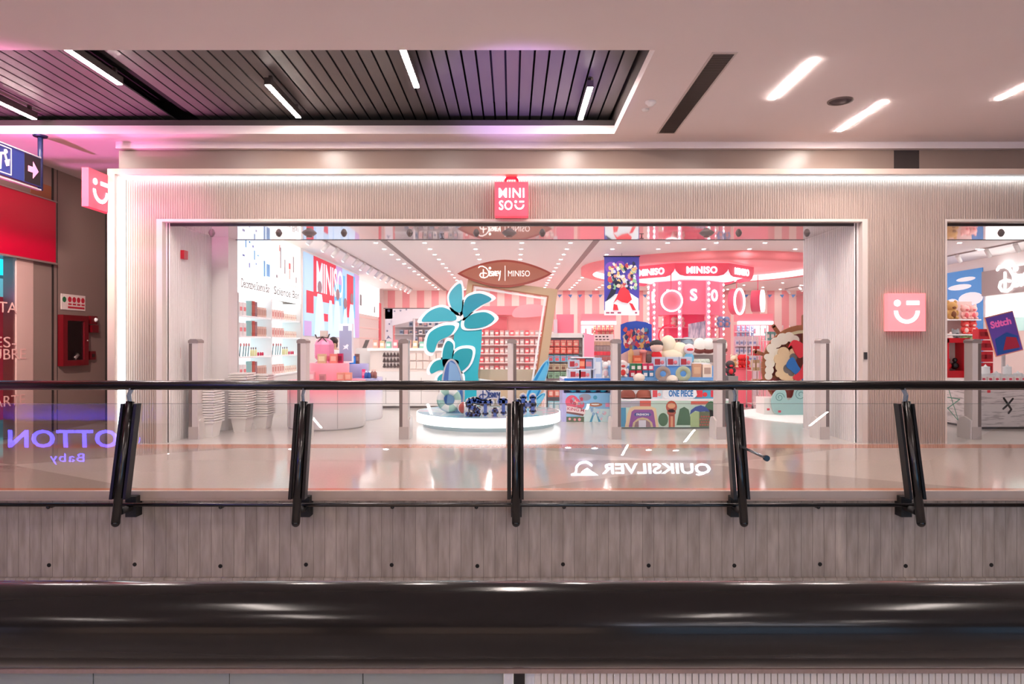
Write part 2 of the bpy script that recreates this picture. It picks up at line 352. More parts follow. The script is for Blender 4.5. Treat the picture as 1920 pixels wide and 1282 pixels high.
# ================================================================ SHOP FRONT
FY = 10.4; OT = 3.385                       # facade plane, opening height
def ribs(mb, x0, x1, z0, z1, y=FY, p=.0365, d=.013):
    n = int(round((x1-x0)/p)); p = (x1-x0)/n; xs = []
    for i in range(n):
        for q, e in ((0, d), (.15, .3*d), (.35, 0), (.65, 0), (.85, .3*d)): xs.append((x0+(i+q)*p, y+e))
    xs.append((x1, y+d)); k = len(xs)
    mb.add([(x, yy, z0) for x, yy in xs]+[(x, yy, z1) for x, yy in xs], [(i, i+1, k+i+1, k+i) for i in range(k-1)])
OL, OR = -5.33, 5.34; O2 = 6.63; OE = 10.9; CT = 4.03
a = MB(); ribs(a, -5.88, -5.42, 0, CT); ribs(a, -5.42, 12.4, OT+.04, CT); ribs(a, 5.42, 6.6, 0, OT+.04); ribs(a, OE, 12.4, 0, OT+.04)
st(a.build('wall_front', BEIGE))
a = MB()
a.box(-5.42, OL, FY, 10.52, 0, OT+.04); a.box(OR, 5.42, FY, 10.52, 0, OT+.04); a.box(OL, OR, FY, 10.52, OT, OT+.04)
a.box(6.6, O2, FY, 10.52, 0, OT+.04); a.box(O2, OE, FY, 10.52, OT, OT+.04)
a.box(-5.9, -5.42, FY+.02, 10.6, 0, OT+.04); a.box(5.42, 6.6, FY+.02, 10.6, 0, OT+.04); a.box(-5.9, 12.4, FY+.02, 10.6, OT+.04, CT)
st(a.build('trim_7', M('#d6cac3', .4)))
a = MB(); a.box(-6.0, 12.5, 10.12, 10.6, CT+.01, 4.12); a.box(-6.0, -5.89, 10.12, 10.6, 0, CT+.01); st(a.build('trim_8', M('#cdb7ab', .45)))
# LED line
t = thing('led_cove_light', 'bright white LED line framing the top and left of the shop front', 'LED strip', (-5.88, 10.3, 0))
b = MB(); b.box(-5.86, 12.4, 10.32, 10.385, CT-.012, CT+.008); b.build('top_strip', LED, t)
b = MB(); b.box(-5.888, -5.872, 10.2, 10.37, 0.02, CT-.012); b.build('side_strip', M('#e2f7ff', .5, 0, 2.6), t)
# door track and frame lines in the openings
a = MB(); a.box(OL, OR, 10.53, 10.57, OT-.045, OT); a.box(O2, OE, 10.53, 10.57, OT-.045, OT); st(a.build('trim_9', M('#4b4240', .3, .5)))
a = MB(); a.box(OL+.0, OL+.03, 10.53, 10.57, 0, OT); a.box(OR-.03, OR, 10.53, 10.57, 0, OT); st(a.build('trim_10', M('#5c5350', .3, .5)))
# lobby: ribbed side walls, stub walls, glossy soffit
SZ = 3.40
def sideribs(mb, x, y0, y1, z0, z1, sgn, p=.07, d=.014):
    n = int(round((y1-y0)/p)); p = (y1-y0)/n; q = []
    for i in range(n):
        for u, e in ((0, d), (.12, 0), (.88, 0)): q.append((x-sgn*(d-e), y0+(i+u)*p))
    q.append((x, y1)); k = len(q)
    f = [(i, i+1, k+i+1, k+i) for i in range(k-1)]
    mb.add([(a_, b_, z0) for a_, b_ in q]+[(a_, b_, z1) for a_, b_ in q], f)
a = MB(); sideribs(a, -5.29, 10.52, 12.0, 0, SZ, -1); a.box(-5.6, -5.31, 10.52, 12.1, 0, SZ); a.box(-5.6, -4.985, 12.0, 12.4, 0, 3.8); a.box(-5.9, -5.45, 12.4, 30, 0, 3.8); st(a.build('wall_left', M('#e3dedc', .45)))
a = MB(); sideribs(a, 5.29, 10.52, 12.38, 0, SZ, 1); a.box(5.31, 5.44, 10.52, 12.38, 0, SZ); a.box(5.29, 5.45, 12.3, 12.4, 0, 3.8)
a.box(6.5, 6.6, 10.52, 12.38, 0, SZ); a.box(5.44, 6.6, 12.3, 12.4, 0, 3.8); st(a.build('wall_pier', M('#e3dedc', .45)))
a = MB(); a.box(-5.6, 12.6, 10.6, 12.38, SZ, SZ+.05); a.box(-5.6, 12.6, 12.33, 12.38, SZ, 3.8); st(a.build('ceiling_soffit', M('#e9e4e6', .04, .55)))
a = MB(); a.box(-4.98, 12.5, 12.30, 12.32, SZ-.006, SZ); st(a.build('trim_11', M('#55504f', .5)))
def sof(px, wide, l):
    y = 11.55; x = X(px, y)
    if wide:
        t = thing('air_diffuser', l, 'air vent', (x, y, SZ), 'round air diffusers in the glossy entrance soffit')
        b = MB(); b.lathe((x, y, SZ), [(0, -.05), (.07, -.05), (.11, -.02), (.125, 0)], 20); b.build('cone', M('#8e8685', .4), t)
        b = MB(); b.lathe((x, y, SZ), [(0, -.075), (.05, -.075), (.05, -.05)], 12); b.build('cap', M('#a7908c', .4), t)
    else:
        b = MB(); b.lathe((x, y, SZ), [(.022, -.065), (.045, -.03), (.055, 0)], 14); tag(b.build('soffit_spotlight', M('#857d7b', .3)), l, 'spotlight', 'small spotlights in the glossy entrance soffit')
        spot((x, y+.03, SZ-.08), (x+(.4 if px < 700 else 0), 14.2 if 500 < px < 1500 else 11.9, .9), 75 if 500 < px < 1500 else 14, (1, .95, .92), 75, .9, .04)
sof(580, 1, 'wide round air diffuser in the soffit over the perfume table'); sof(955, 1, 'wide round air diffuser in the soffit below the bag-shaped sign'); sof(1325, 1, 'wide round air diffuser in the soffit nearest the right end')
for px, l in ((397, 'small grey spotlight in the soffit by the white ribbed left wall'), (523, 'small grey spotlight in the soffit over the lit shelves'), (645, 'small grey spotlight in the soffit over the tall wall picture'), (768, 'small grey spotlight in the soffit left of the middle'),
              (893, 'small grey spotlight in the soffit just left of the middle diffuser'), (1017, 'small grey spotlight in the soffit just right of the middle diffuser'), (1385, 'small grey spotlight in the soffit right of the last diffuser'), (1513, 'small grey spotlight in the soffit by the right lobby wall'), (1877, 'small grey spotlight in the soffit of the right-hand opening')): sof(px, 0, l)
for px in (829, 1203): 
    b = MB(); x = X(px, 11.9); b.tube([(x, 11.9, SZ), (x, 11.9, SZ-.035)], .008, 8); b.box(x-.035, x+.035, 11.88, 11.92, SZ-.045, SZ-.035)
    tag(b.build('sprinkler_head', M('#453f3e', .4, .5)), 'small dark sprinkler head in the glossy soffit, '+('left' if px < 900 else 'right')+' of the bag-shaped sign', 'sprinkler')
# ================================================================ SIGNS
RED = M('#f2485c', .5, 0, .48); REDS = M('#e8324c', .5, 0, .55); SIGNW = M('#fff6f4', .5, 0, 2.6)
x, z = X(959, 10.2), Z(371, 10.2)
t = thing('hanging_bag_sign', 'glowing coral bag-shaped sign on the ribbed front above the entrance', 'sign', (x, 10.3, z-.26))
b = MB(); b.box(x-.25, x+.25, 10.2, 10.38, z-.26, z+.25); b.build('light_box', RED, t)
b = MB(); b.stroke([(-.09, .25), (-.09, .31), (-.065, .335), (.065, .335), (.09, .31), (.09, .25)], (x, 10.3, z), Xa, Za, .035, .05); b.build('bag_handle', REDS, t)
b = MB(); b.text('MINI', (x, 10.2, z+.085), Xa, Za, .38, .14, .012, .006, 0, 1.08); b.text('SO', (x-.085, 10.2, z-.1), Xa, Za, .2, .14, .012, .006, 0, 1.06); b.build('lettering', SIGNW, t); smile_parts((x+.118, 10.2, z-.1), Xa, Za, .2, .012, SIGNW, t)
x, z = X(1700, 10.3), Z(584, 10.3)
t = thing('wall_light_sign', 'square coral light sign with white wink on the beige pier', 'sign', (x, 10.35, z-.28))
b = MB(); b.box(x-.285, x+.285, 10.3, 10.4, z-.285, z+.285); b.build('light_box', M('#ff7a80', .5, 0, .8), t)
smile_parts((x, 10.3, z), Xa, Za, .53, .01, SIGNW, t)
# projecting blade sign on the left (faces +X)
yf, yb = 9.66, 10.22; xs = -5.99
t = thing('blade_sign', 'coral square blade sign with white wink projecting from the left corner', 'sign', (xs-.12, 9.75, 2.98))
zb, zt = 3.47, 4.02
b = MB(); b.box(xs-.1, xs, yf, yb, zb, zt); b.build('light_box', RED, t)
smile_parts((xs, (yf+yb)/2, (zb+zt)/2-.02), Ya, Za, .5, .01, SIGNW, t)
for zz in (zb+.1, zt-.16): b = MB(); b.box(xs-.08, xs-.02, yb, 10.3, zz, zz+.06); b.build('bracket', BLACKM, t)
# wayfinding sign hanging on the far left (faces +X)
NAVY = M('#1f2f6c', .35, 0, .05)
xw = -6.9; yA, yB = 7.6, 10.0; zt = Z(296, 10.0); zb = zt-.42
t = thing('wayfinding_sign', 'blue hanging restroom sign with pictograms and a pink arrow', 'sign', (xw, 8.8, zb))
b = MB(); b.box(xw-.05, xw, yA, yB, zb, zt); b.build('panel', NAVY, t)
b = MB(); b.box(xw-.055, xw+.006, yA, yB, zt, zt+.018); b.box(xw-.055, xw+.006, yA, yB, zb-.05, zb-.03); b.build('rim', M('#c9c4cc', .3, .5), t)
b = MB(); b.box(xw, xw+.004, 9.66, yB-.015, zb+.01, zt-.01); b.build('arrow_panel', M('#170f16', .4), t)
b = MB(); b.prism([(-.1, -.04), (.0, -.04), (.0, -.12), (.11, 0), (.0, .12), (.0, .04), (-.1, .04)], (xw+.004, 9.83, (zb+zt)/2), Ya, Za, -.004); b.build('arrow', M('#f58fbb', .5, 0, .2), t)
PK = M('#f0c6c0', .5, 0, .25)
for y0 in (9.14, 8.84):
    b = MB(); b.stroke([(0, .03), (.26, .03), (.26, .39), (0, .39), (0, .03)], (xw+.003, y0, zb), Ya, Za, .012, -.004)
    if y0 > 9: b.stroke([(.06, .08), (.07, .28), (.14, .3), (.18, .2)], (xw+.003, y0, zb), Ya, Za, .03, -.005); b.prism(circ(.16, .33, .03, 12), (xw+.003, y0, zb), Ya, Za, -.005); b.prism([(.14, .2), (.23, .24), (.22, .15), (.17, .13)], (xw+.003, y0, zb), Ya, Za, -.005)
    else: b.stroke([(.1, .08), (.1, .28)], (xw+.003, y0, zb), Ya, Za, .06, -.005); b.prism(circ(.1, .34, .03, 12), (xw+.003, y0, zb), Ya, Za, -.005)
    b.build('pictogram', PK, t)
b = MB(); b.tube([(xw-.03, yB+.03, zb-.04), (xw-.03, yB+.03, CZ)], .035, 12); b.lathe((xw-.03, yB+.03, CZ), [(.09, -.02), (.1, 0)], 14); b.disc((xw-.03, yB+.03), .09, CZ-.02, 14, True); b.build('hanger', M('#1d2347', .4), t)
# ================================================================ LEFT PASSAGE
SW = -8.0
TAUPE = blotch('#8a736b', .06, .7, .35)
a = MB(); a.box(SW-.3, SW, 11.9, 15, 0, CZ); a.box(SW-.3, SW, 11.38, 11.9, 0, 2.9); a.box(SW-.3, SW, 4, 11.9, 2.9, CZ); a.box(SW, -6.0, 14.9, 15, 0, CZ)
st(a.build('wall_side', TAUPE))
a = MB(); a.box(SW, SW+.012, 11.86, 11.9, 0, CZ); a.box(SW, SW+.006, 12.0, 12.012, 0, CZ); a.box(SW, SW+.1, 13.42, 13.55, 0, CZ-.2); st(a.build('trim_12', M('#2e2522', .5)))
a = MB(); a.box(SW-.2, SW+.02, 11.0, 11.38, 0, 2.9); st(a.build('trim_13', M('#c7a49b', .4)))
a = MB(); a.box(SW, SW+.01, 11.34, 11.84, 4.02, 4.25); st(a.build('trim_14', M('#9a5a3c', .5)))
b = MB(); b.box(SW, SW+.06, 5, 11.88, 2.93, 3.98); t = thing('shop_fascia_panel', 'plain deep red fascia panel over the left neighbouring shop', 'sign', (SW, 8.5, 2.9))
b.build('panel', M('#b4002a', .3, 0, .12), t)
b = MB(); b.box(SW, SW+.075, 5, 11.9, 3.98, 4.0); b.box(SW, SW+.075, 5, 11.9, 2.9, 2.93); b.build('edge_frame', M('#a98f8b', .3, .5), t)
# neighbouring shop interior
a = MB(); a.box(-11.5, -11.4, 4, 15, 0, 3.3); a.box(-11.5, SW-.3, 14, 14.1, 0, 3.3); a.box(-11.5, SW-.3, 4, 14, 3.3, 3.4); st(a.build('wall_neighbour', M('#b9d6da', .5)))
b = MB(); b.box(-8.9, -8.85, 8.0, 12.6, 2.72, 3.1); tag(b.build('screen', M('#14c3ef', .5, 0, 1.6)), 'cyan glowing screen high inside the left neighbouring shop', 'screen')
b = MB(); b.box(-9.4, -9.36, 8.6, 13.9, .2, 2.72); tag(b.build('light_panel', M('#7fc3cb', .5, 0, .5)), 'pale turquoise lit panel inside the left neighbouring shop', 'light panel')
b = MB(); b.box(-8.24, -8.22, 8, 11.12, .3, 2.28); tag(b.build('banner', M('#b0243c', .5, 0, .25)), 'red banner behind the glass of the left neighbouring shop', 'banner')
GLS = nodemat('glass', lambda nt, N, L, b: (b.inputs['Base Color'].__setattr__('default_value', (1, 1, 1, 1)), b.inputs['Transmission Weight'].__setattr__('default_value', 1), b.inputs['Roughness'].__setattr__('default_value', 0), b.inputs['IOR'].__setattr__('default_value', 1.0001)))
t = thing('shop_glass_front', 'glass shop window of the left neighbour with faded pink lettering', 'shop window', (SW, 9, 0))
b = MB(); b.add([(SW-.01, 7.7, .05), (SW-.01, 11.0, .05), (SW-.01, 11.0, 2.88), (SW-.01, 7.7, 2.88)], [(0, 1, 2, 3)])
def thinglass(nt, N, L, b):
    for n in list(N):
        if n.type != 'OUTPUT_MATERIAL': N.remove(n)
    out = [n for n in N if n.type == 'OUTPUT_MATERIAL'][0]
    tr = N.new('ShaderNodeBsdfTransparent'); tr.inputs[0].default_value = (.93, .95, .94, 1)
    gl = N.new('ShaderNodeBsdfGlossy'); gl.inputs['Roughness'].default_value = .0
    fr = N.new('ShaderNodeFresnel'); fr.inputs[0].default_value = 1.52
    ml = N.new('ShaderNodeMath'); ml.operation = 'MULTIPLY'; ml.inputs[1].default_value = 1.7; L.new(fr.outputs[0], ml.inputs[0])
    mx = N.new('ShaderNodeMixShader'); L.new(ml.outputs[0], mx.inputs[0]); L.new(tr.outputs[0], mx.inputs[1]); L.new(gl.outputs[0], mx.inputs[2]); L.new(mx.outputs[0], out.inputs[0])
GLASS = nodemat('clear glass', thinglass)
b.build('pane', GLASS, t)
b = MB()
for s_, y1, zc, w in (('CONECTA', 11.0, 1.93+.17, 1.5), ('DES-', 10.98, 1.55, .75), ('CUBRE', 11.2, 1.36, .95), ('COMPARTE', 11.18, .62, 1.5)):
    b.text(s_, (SW+.024, y1-w/2, zc), Ya, Za, w, .17, .003, .0)
b.build('lettering', M('#d9a7a0', .6), t)
# fire hose cabinet, notice, alarms
y0, y1 = 12.02, 12.74; z0, z1 = Z(684, 12.4), Z(590, 12.4)
t = thing('fire_hose_cabinet', 'dark red fire hose cabinet with a glass door on the side wall', 'fire cabinet', (SW, 12.4, z0))
R1 = M('#6b0714', .3)
b = MB(); b.box(SW, SW+.1, y0, y1, z0, z0+.1); b.box(SW, SW+.1, y0, y1, z1-.1, z1); b.box(SW, SW+.1, y0, y0+.12, z0+.1, z1-.1); b.box(SW, SW+.1, y1-.12, y1, z0+.1, z1-.1); b.build('frame', R1, t)
b = MB(); b.box(SW+.02, SW+.03, y0+.12, y1-.12, z0+.1, z1-.1); b.build('back_panel', M('#2a0f12', .5), t)
b = MB(); b.add([(SW+.07, y0+.12, z0+.1), (SW+.07, y1-.12, z0+.1), (SW+.07, y1-.12, z1-.1), (SW+.07, y0+.12, z1-.1)], [(0, 1, 2, 3)]); b.build('glass_door', GLASS, t)
b = MB(); b.tube([(SW+.05, (y0+y1)/2, z0+.12), (SW+.05, (y0+y1)/2+.1, z0+.2)], .04, 10); b.build('hose_nozzle', M('#8c7f7a', .3, .6), t)
b = MB(); b.ball((SW+.105, y1-.04, (z0+z1)/2), .014); b.build('latch', M('#c0b6b0', .3, .7), t)
z0, z1 = Z(580, 12.4), Z(551, 12.4)
t = thing('safety_notice', 'white and red emergency notice above the fire hose cabinet', 'notice', (SW, 12.4, z0))
b = MB(); b.box(SW, SW+.012, 12.1, 12.78, z0, z1); b.build('board', M('#e2cfc8', .5), t)
b = MB(); b.prism(circ(.08, .18, .05), (SW+.012, 12.1, z0), Ya, Za, -.003); b.build('green_mark', M('#2c6b45', .5), t)
b = MB(); rd4 = M('#c02438', .5)
for k in range(4): b.prism(circ(.23+.125*k, .19, .05), (SW+.012, 12.1, z0), Ya, Za, -.003)
b.box(SW+.012, SW+.015, 12.28, 12.75, z0+.03, z0+.065)
for k in range(4): b.box(SW+.012, SW+.015, 12.29+.125*k, 12.38+.125*k, z0+.09, z0+.12)
b.build('red_marks', rd4, t)
t = thing('alarm_strobe', 'red fire alarm strobe mounted right of the fire hose cabinet', 'fire alarm', (SW, 12.95, Z(620, 12.9)))
b = MB(); b.box(SW, SW+.07, 12.86, 13.06, Z(606, 12.9), Z(591, 12.9)); b.box(SW, SW+.09, 12.86, 13.06, Z(622, 12.9), Z(608, 12.9)); b.build('housing', R1, t)
b = MB(); b.ball((SW+.07, 13.0, Z(598, 12.9)), .04); b.build('lens', WHITE, t)
t = thing('alarm_pull_station', 'small red alarm pull station below the strobe on the side wall', 'fire alarm', (SW, 12.95, Z(673, 12.9)))
b = MB(); b.box(SW, SW+.05, 12.88, 13.04, Z(673, 12.9), Z(657, 12.9)); b.build('housing', R1, t)
b = MB(); b.box(SW+.05, SW+.06, 12.92, 13.0, Z(668, 12.9), Z(662, 12.9)); b.build('handle', M('#2a1214', .4), t)
# small items on the lobby walls
b = MB(); y = 10.52+.35; b.box(-5.285, -5.22, y, y+.13, Z(484, 10.9), Z(468, 10.9)); tag(b.build('alarm_box', M('#b3122a', .35)), 'small red alarm box high on the white ribbed left wall', 'fire alarm')
b = MB(); b.box(-5.29, -5.28, 10.85, 10.94, Z(671, 10.9), Z(650, 10.9)); tag(b.build('wall_sticker', M('#c54657', .5)), 'narrow red sticker low on the white ribbed left wall', 'sticker')
b = MB(); b.box(5.355, 5.40, 10.375, 10.4, Z(672, 10.4), Z(659, 10.4)); tag(b.build('key_switch', M('#35302f', .4)), 'small dark key switch on the right jamb of the entrance', 'switch')
# ================================================================ RAILING ON THE FAR EDGE
TA = radians(12.4)
def RP(z): return 7.03-(.92-z)*math.tan(TA)     # depth of the leaning glass plane at height z
t = thing('glass_balustrade', 'black steel and glass balustrade with leaning posts along the gallery edge', 'railing', (0, 7.0, -.2))
b = MB(); b.tube([(-15, 7.03, 1.10), (0, 7.03, 1.094), (14, 7.03, 1.098)], .049, 20); b.build('handrail', BLACK, t)
b = MB(); b.tube([(-15, 6.93, -.105), (14, 6.93, -.118)], .021, 12); 
b.build('lower_rail', BLACK, t)
posts = [-12.3, -10.4, -8.2, -6.05, -3.905, -2.13, .04, 2.285, 4.03, 5.9, 8.1, 10.3, 12.2]
for px_ in posts:
    p = MB(); zt, zb = .93, -.24
    p.tube([(px_, RP(zb)-.05, zb), (px_, RP(zt)-.05, zt)], .042, 14)
    p.ball((px_, RP(zb)-.05, zb), .042)
    o = p.build('post', BLACK, t)
    p = MB()
    for dx in (-.062, .05):
        for q in range(2):
            xx = px_+dx+q*.012*(1 if dx > 0 else -1)
            p.add([(xx-.014, RP(-.02)-.045-.02*q, -.02), (xx+.014, RP(-.02)-.045-.02*q, -.02), (xx+.014, RP(-.02)+.03, -.02), (xx-.014, RP(-.02)+.03, -.02),
                   (xx-.014, RP(.91)-.045-.02*q, .91), (xx+.014, RP(.91)-.045-.02*q, .91), (xx+.014, RP(.91)+.03, .91), (xx-.014, RP(.91)+.03, .91)], [(0,3,2,1),(4,5,6,7),(0,1,5,4),(1,2,6,5),(2,3,7,6),(3,0,4,7)])
    q = p.build('glass_clamp', BLACKM, t)
    p = MB(); p.prism([(RP(.92)-.07, .92), (RP(.92)-.01, .92), (7.0, 1.0), (7.06, 1.06), (7.03, 1.09), (6.99, 1.07), (6.94, 1.0)], (px_, 0, 0), Ya, Za, .014); p.build('rail_bracket', M('#8795a5', .25, .8), t)
    p = MB(); p.box(px_-.05, px_+.06, 6.98, 7.1, -.25, -.04); p.tube([(px_, 6.8, -.15), (px_, 7.0, -.15)], .035, 10); p.build('wall_bracket', M('#0f0d0d', .65), t)
for i in range(len(posts)-1):
    x0, x1 = posts[i]+.02, posts[i+1]-.02; zb, zt = -.03, .905; p = MB()
    p.add([(x0, RP(zb), zb), (x1, RP(zb), zb), (x1, RP(zt), zt), (x0, RP(zt), zt)], [(0, 1, 2, 3)]); p.build('glass_pane', GLASS, t)
    p = MB(); p.box(x0, x1, RP(zt)-.004, RP(zt)+.006, zt, zt+.003); p.build('glass_edge', M('#5d6b64', .2), t)
for px_ in (88, 412, 735, 893, 1058, 1217, 1536):
    xx = X(px_, 6.93); p = MB(); p.tube([(xx, 6.93, -.125), (xx, 7.0, -.15), (xx, 7.1, -.15)], .011, 8); p.ball((xx, 6.95, -.14), .02); p.build('standoff', BLACK, t)
b = MB(); b.tube([(2.285, 6.86, .5), (2.33, 6.25, .475)], .013, 10); b.m(1).tube([(2.33, 6.27, .476), (2.332, 6.24, .474)], .028, 14); b.build('projecting_rod', [M('#7c848a', .25, .8), BLACK], t)
# near handrail
b = MB(); b.tube([(-6, .805, 1.191), (6, .805, 1.191)], .0475, 48); tag(b.build('near_handrail', nodemat('worn black', lambda nt, N, L, b_: (b_.inputs['Base Color'].__setattr__('default_value', (.009, .008, .008, 1)), b_.inputs['Specular IOR Level'].__setattr__('default_value', .16), b_.inputs['Roughness'].__setattr__('default_value', .15)))),
    'thick glossy black handrail crossing the foreground', 'railing')
# ================================================================ SIGNS ACROSS THE ATRIUM (mirrored in the glass)
mX = (-1, 0, 0)
t = thing('surf_shop_sign', 'white lit lettering with a wave mark on the opposite shop front', 'sign', (4.2, -8.7, 4.0))
wl = M('#eef2ff', .5, 0, 20)
b = MB(); b.text('QUIKSILVER', ((6.6+2.99)/2, -8.7, 4.25), mX, Za, 3.61, .42, .04, .02); b.build('lettering', wl, t)
b = MB(); O = (2.4, -8.7, 4.25)
b.prism([(-.45, -.2), (-.2, -.02), (-.1, .06), (.0, .0), (.1, -.08), (.16, -.2)], O, mX, Za, -.04); b.stroke(arc(-.02, -.05, .3, 20, 140, 10), O, mX, Za, .08, -.04); b.stroke([(.26, .0), (.3, -.14), (.42, -.17), (-.1, -.17)], O, mX, Za, .07, -.04); b.build('wave_mark', wl, t)
t = thing('neon_sign', 'blue violet neon lettering on the opposite side of the atrium', 'sign', (-12.1, -4.6, 3.3))
bl = M('#433dff', .5, 0, 34); 
b = MB(); b.text('COTTON', (-12.1, -4.52, 4.04), mX, Za, 3.7, .5, .03, .012, .25, 1.05); b.build('large_lettering', bl, t)
b = MB(); b.text('Baby', (-12.1, -4.52, 3.47), mX, Za, .95, .3, .03, -.015, .2, 1.15); b.build('small_lettering', bl, t)
b = MB(); b.box(-14.5, -9.5, -4.7, -4.56, 3.15, 4.5); b.build('backing_panel', M('#2b2029', .6), t)
# ================================================================ SHOP INTERIOR
SC = 3.79                                   # shop ceiling height
CN = {}
def goods(name, cat, colour, place, mk, mats, pos, kind=None, rz=0):
    """copies of one article; the label names its colour and its row"""
    kind = kind or name.replace('_', ' ')
    l = f'{colour} {kind} {place}'; b = MB(); mk(b); o = b.build(name, mats); off = PW[o].copy()
    tag(o, l, cat, l if len(pos) > 1 else None)
    for i, p in enumerate(pos):
        q = o if i == 0 else o.copy()
        if i: COL.objects.link(q)
        c, s_ = cos(rz), sin(rz)
        q.location = (p[0]+off.x*c-off.y*s_, p[1]+off.x*s_+off.y*c, p[2]+off.z); q.rotation_euler = (0, 0, rz)
    return o
def carton(w, d, h, band=.35):
    def f(b):
        b.box(-w/2, w/2, -d/2, d/2, 0, h); b.m(1).box(-w*.36, w*.36, -d/2-.003, -d/2, h*(.5-band/2), h*(.5+band/2)); b.m(0)
    return f
def bottle(r, h):
    def f(b):
        b.lathe((0, 0, 0), [(0, 0), (r, 0), (r, h*.62), (r*.45, h*.74), (r*.4, h*.8)], 12); b.m(1).lathe((0, 0, 0), [(r*.5, h*.78), (r*.5, h), (0, h)], 10); b.m(0)
    return f
def plush(s, ears=1):
    def f(b):
        b.ball((0, 0, .32*s), .3*s, .26*s, .34*s, 12, 8); b.ball((0, -.02*s, .78*s), .32*s, .28*s, .28*s, 14, 8)
        for q in (-1, 1):
            b.ball((q*.28*s, -.08*s, .38*s), .1*s, .1*s, .18*s, 8, 6); b.ball((q*.17*s, -.2*s, .08*s), .12*s, .16*s, .1*s, 8, 6)
            if ears: b.ball((q*.22*s, 0, 1.03*s), .11*s, .06*s, .13*s, 8, 6)
        b.m(1).ball((0, -.26*s, .7*s), .13*s, .06*s, .09*s, 8, 6); b.ball((0, -.2*s, .3*s), .17*s, .1*s, .2*s, 10, 6); b.m(0)
    return f
# shell
def stripes(nt, N, L, b):
    tc = N.new('ShaderNodeTexCoord'); sx = N.new('ShaderNodeSeparateXYZ'); L.new(tc.outputs['Object'], sx.inputs[0])
    dv = N.new('ShaderNodeMath'); dv.operation = 'MULTIPLY'; dv.inputs[1].default_value = 1/.62; L.new(sx.outputs[0], dv.inputs[0])
    fr = N.new('ShaderNodeMath'); fr.operation = 'FRACT'; ab = N.new('ShaderNodeMath'); ab.inputs[1].default_value = 100; L.new(dv.outputs[0], ab.inputs[0]); L.new(ab.outputs[0], fr.inputs[0])
    g_ = N.new('ShaderNodeMath'); g_.operation = 'GREATER_THAN'; g_.inputs[1].default_value = .5; L.new(fr.outputs[0], g_.inputs[0])
    mx = N.new('ShaderNodeMixRGB'); mx.inputs[1].default_value = (.86, .34, .36, 1); mx.inputs[2].default_value = (.9, .66, .62, 1); L.new(g_.outputs[0], mx.inputs[0]); L.new(mx.outputs[0], b.inputs['Base Color']); b.inputs['Roughness'].default_value = .6
STRIPE = nodemat('striped wall', stripes)
a = MB(); a.box(-6, 12.8, 29, 29.2, 0, SC); st(a.build('wall_rear', STRIPE))
a = MB(); a.box(12.5, 12.7, 10.5, 29, 0, SC); st(a.build('wall_right', SHOPW))
a = MB(); a.box(-6, 12.8, 12.38, 29.2, SC, SC+.1); st(a.build('ceiling', M('#f1ecea', .6)))
a = MB(); a.box(-2.88, -2.74, 12.4, 28.9, SC-.008, SC); a.box(1.78, 1.92, 12.4, 28.9, SC-.008, SC); a.box(8.2, 8.34, 12.4, 28.9, SC-.008, SC); st(a.build('trim_15', M('#8d8482', .5)))
# downlights
dl = MB(); dl.lathe((0, 0, 0), [(.042, -.006), (.06, -.008), (.062, 0)], 14); dl.m(1).disc((0, 0), .042, -.004, 14, True)
d0 = dl.build('recessed_downlight', [WHITE, M('#fff6f2', .5, 0, 240)])
tag(d0, 'small round recessed downlight in the white shop ceiling', 'ceiling lamp', 'recessed downlights in the shop ceiling'); d0.location = (-3.05, 15.3, SC-.008)
for i in range(15):
    for j in range(-2, 14):
        x, y = -3.05+1.09*i, 15.3+1.0*j
        if (i, j) == (0, 0) or x > 12 or math.hypot(x-5.6, y-20.1) < 3.75: continue
        if (i+j) % 2 and i > 8: continue
        dup(d0, (x, y, SC-.008))
# track spots on the left and right
def track(x, y0, y1, side, n):
    b = MB(); b.box(x-.018, x+.018, y0, y1, SC-.03, SC-.001); tag(b.build('lighting_track', M('#a9a2a0', .4)), 'thin ceiling lighting track along the '+side+' side of the shop', 'lighting track')
    t = thing('track_spotlight', 'small white spotlight on the '+side+' ceiling track', 'spotlight', (x, y0+.4, SC-.03), 'spotlights on the '+side+' ceiling track'); s_ = -1 if x < 0 else 1
    b = MB(); b.tube([(x, y0+.4, SC-.03), (x, y0+.4, SC-.1)], .012, 8); b.build('stem', WHITE, t)
    b = MB(); b.tube([(x-.05*s_, y0+.36, SC-.06), (x+.1*s_, y0+.46, SC-.2)], .05, 12); b.build('head', WHITE, t)
    b = MB(); b.tube([(x+.095*s_, y0+.457, SC-.196), (x+.104*s_, y0+.463, SC-.204)], .042, 12); b.build('lens', M('#fffaf5', .5, 0, 60), t)
    for k in range(1, n): dup(t, (x, y0+.4+(y1-y0-.8)*k/(n-1)+(.12 if k % 3 == 1 else 0), SC-.03))
track(-4.1, 13.6, 28.0, 'left', 15); track(11.2, 13.6, 28.0, 'right', 14)
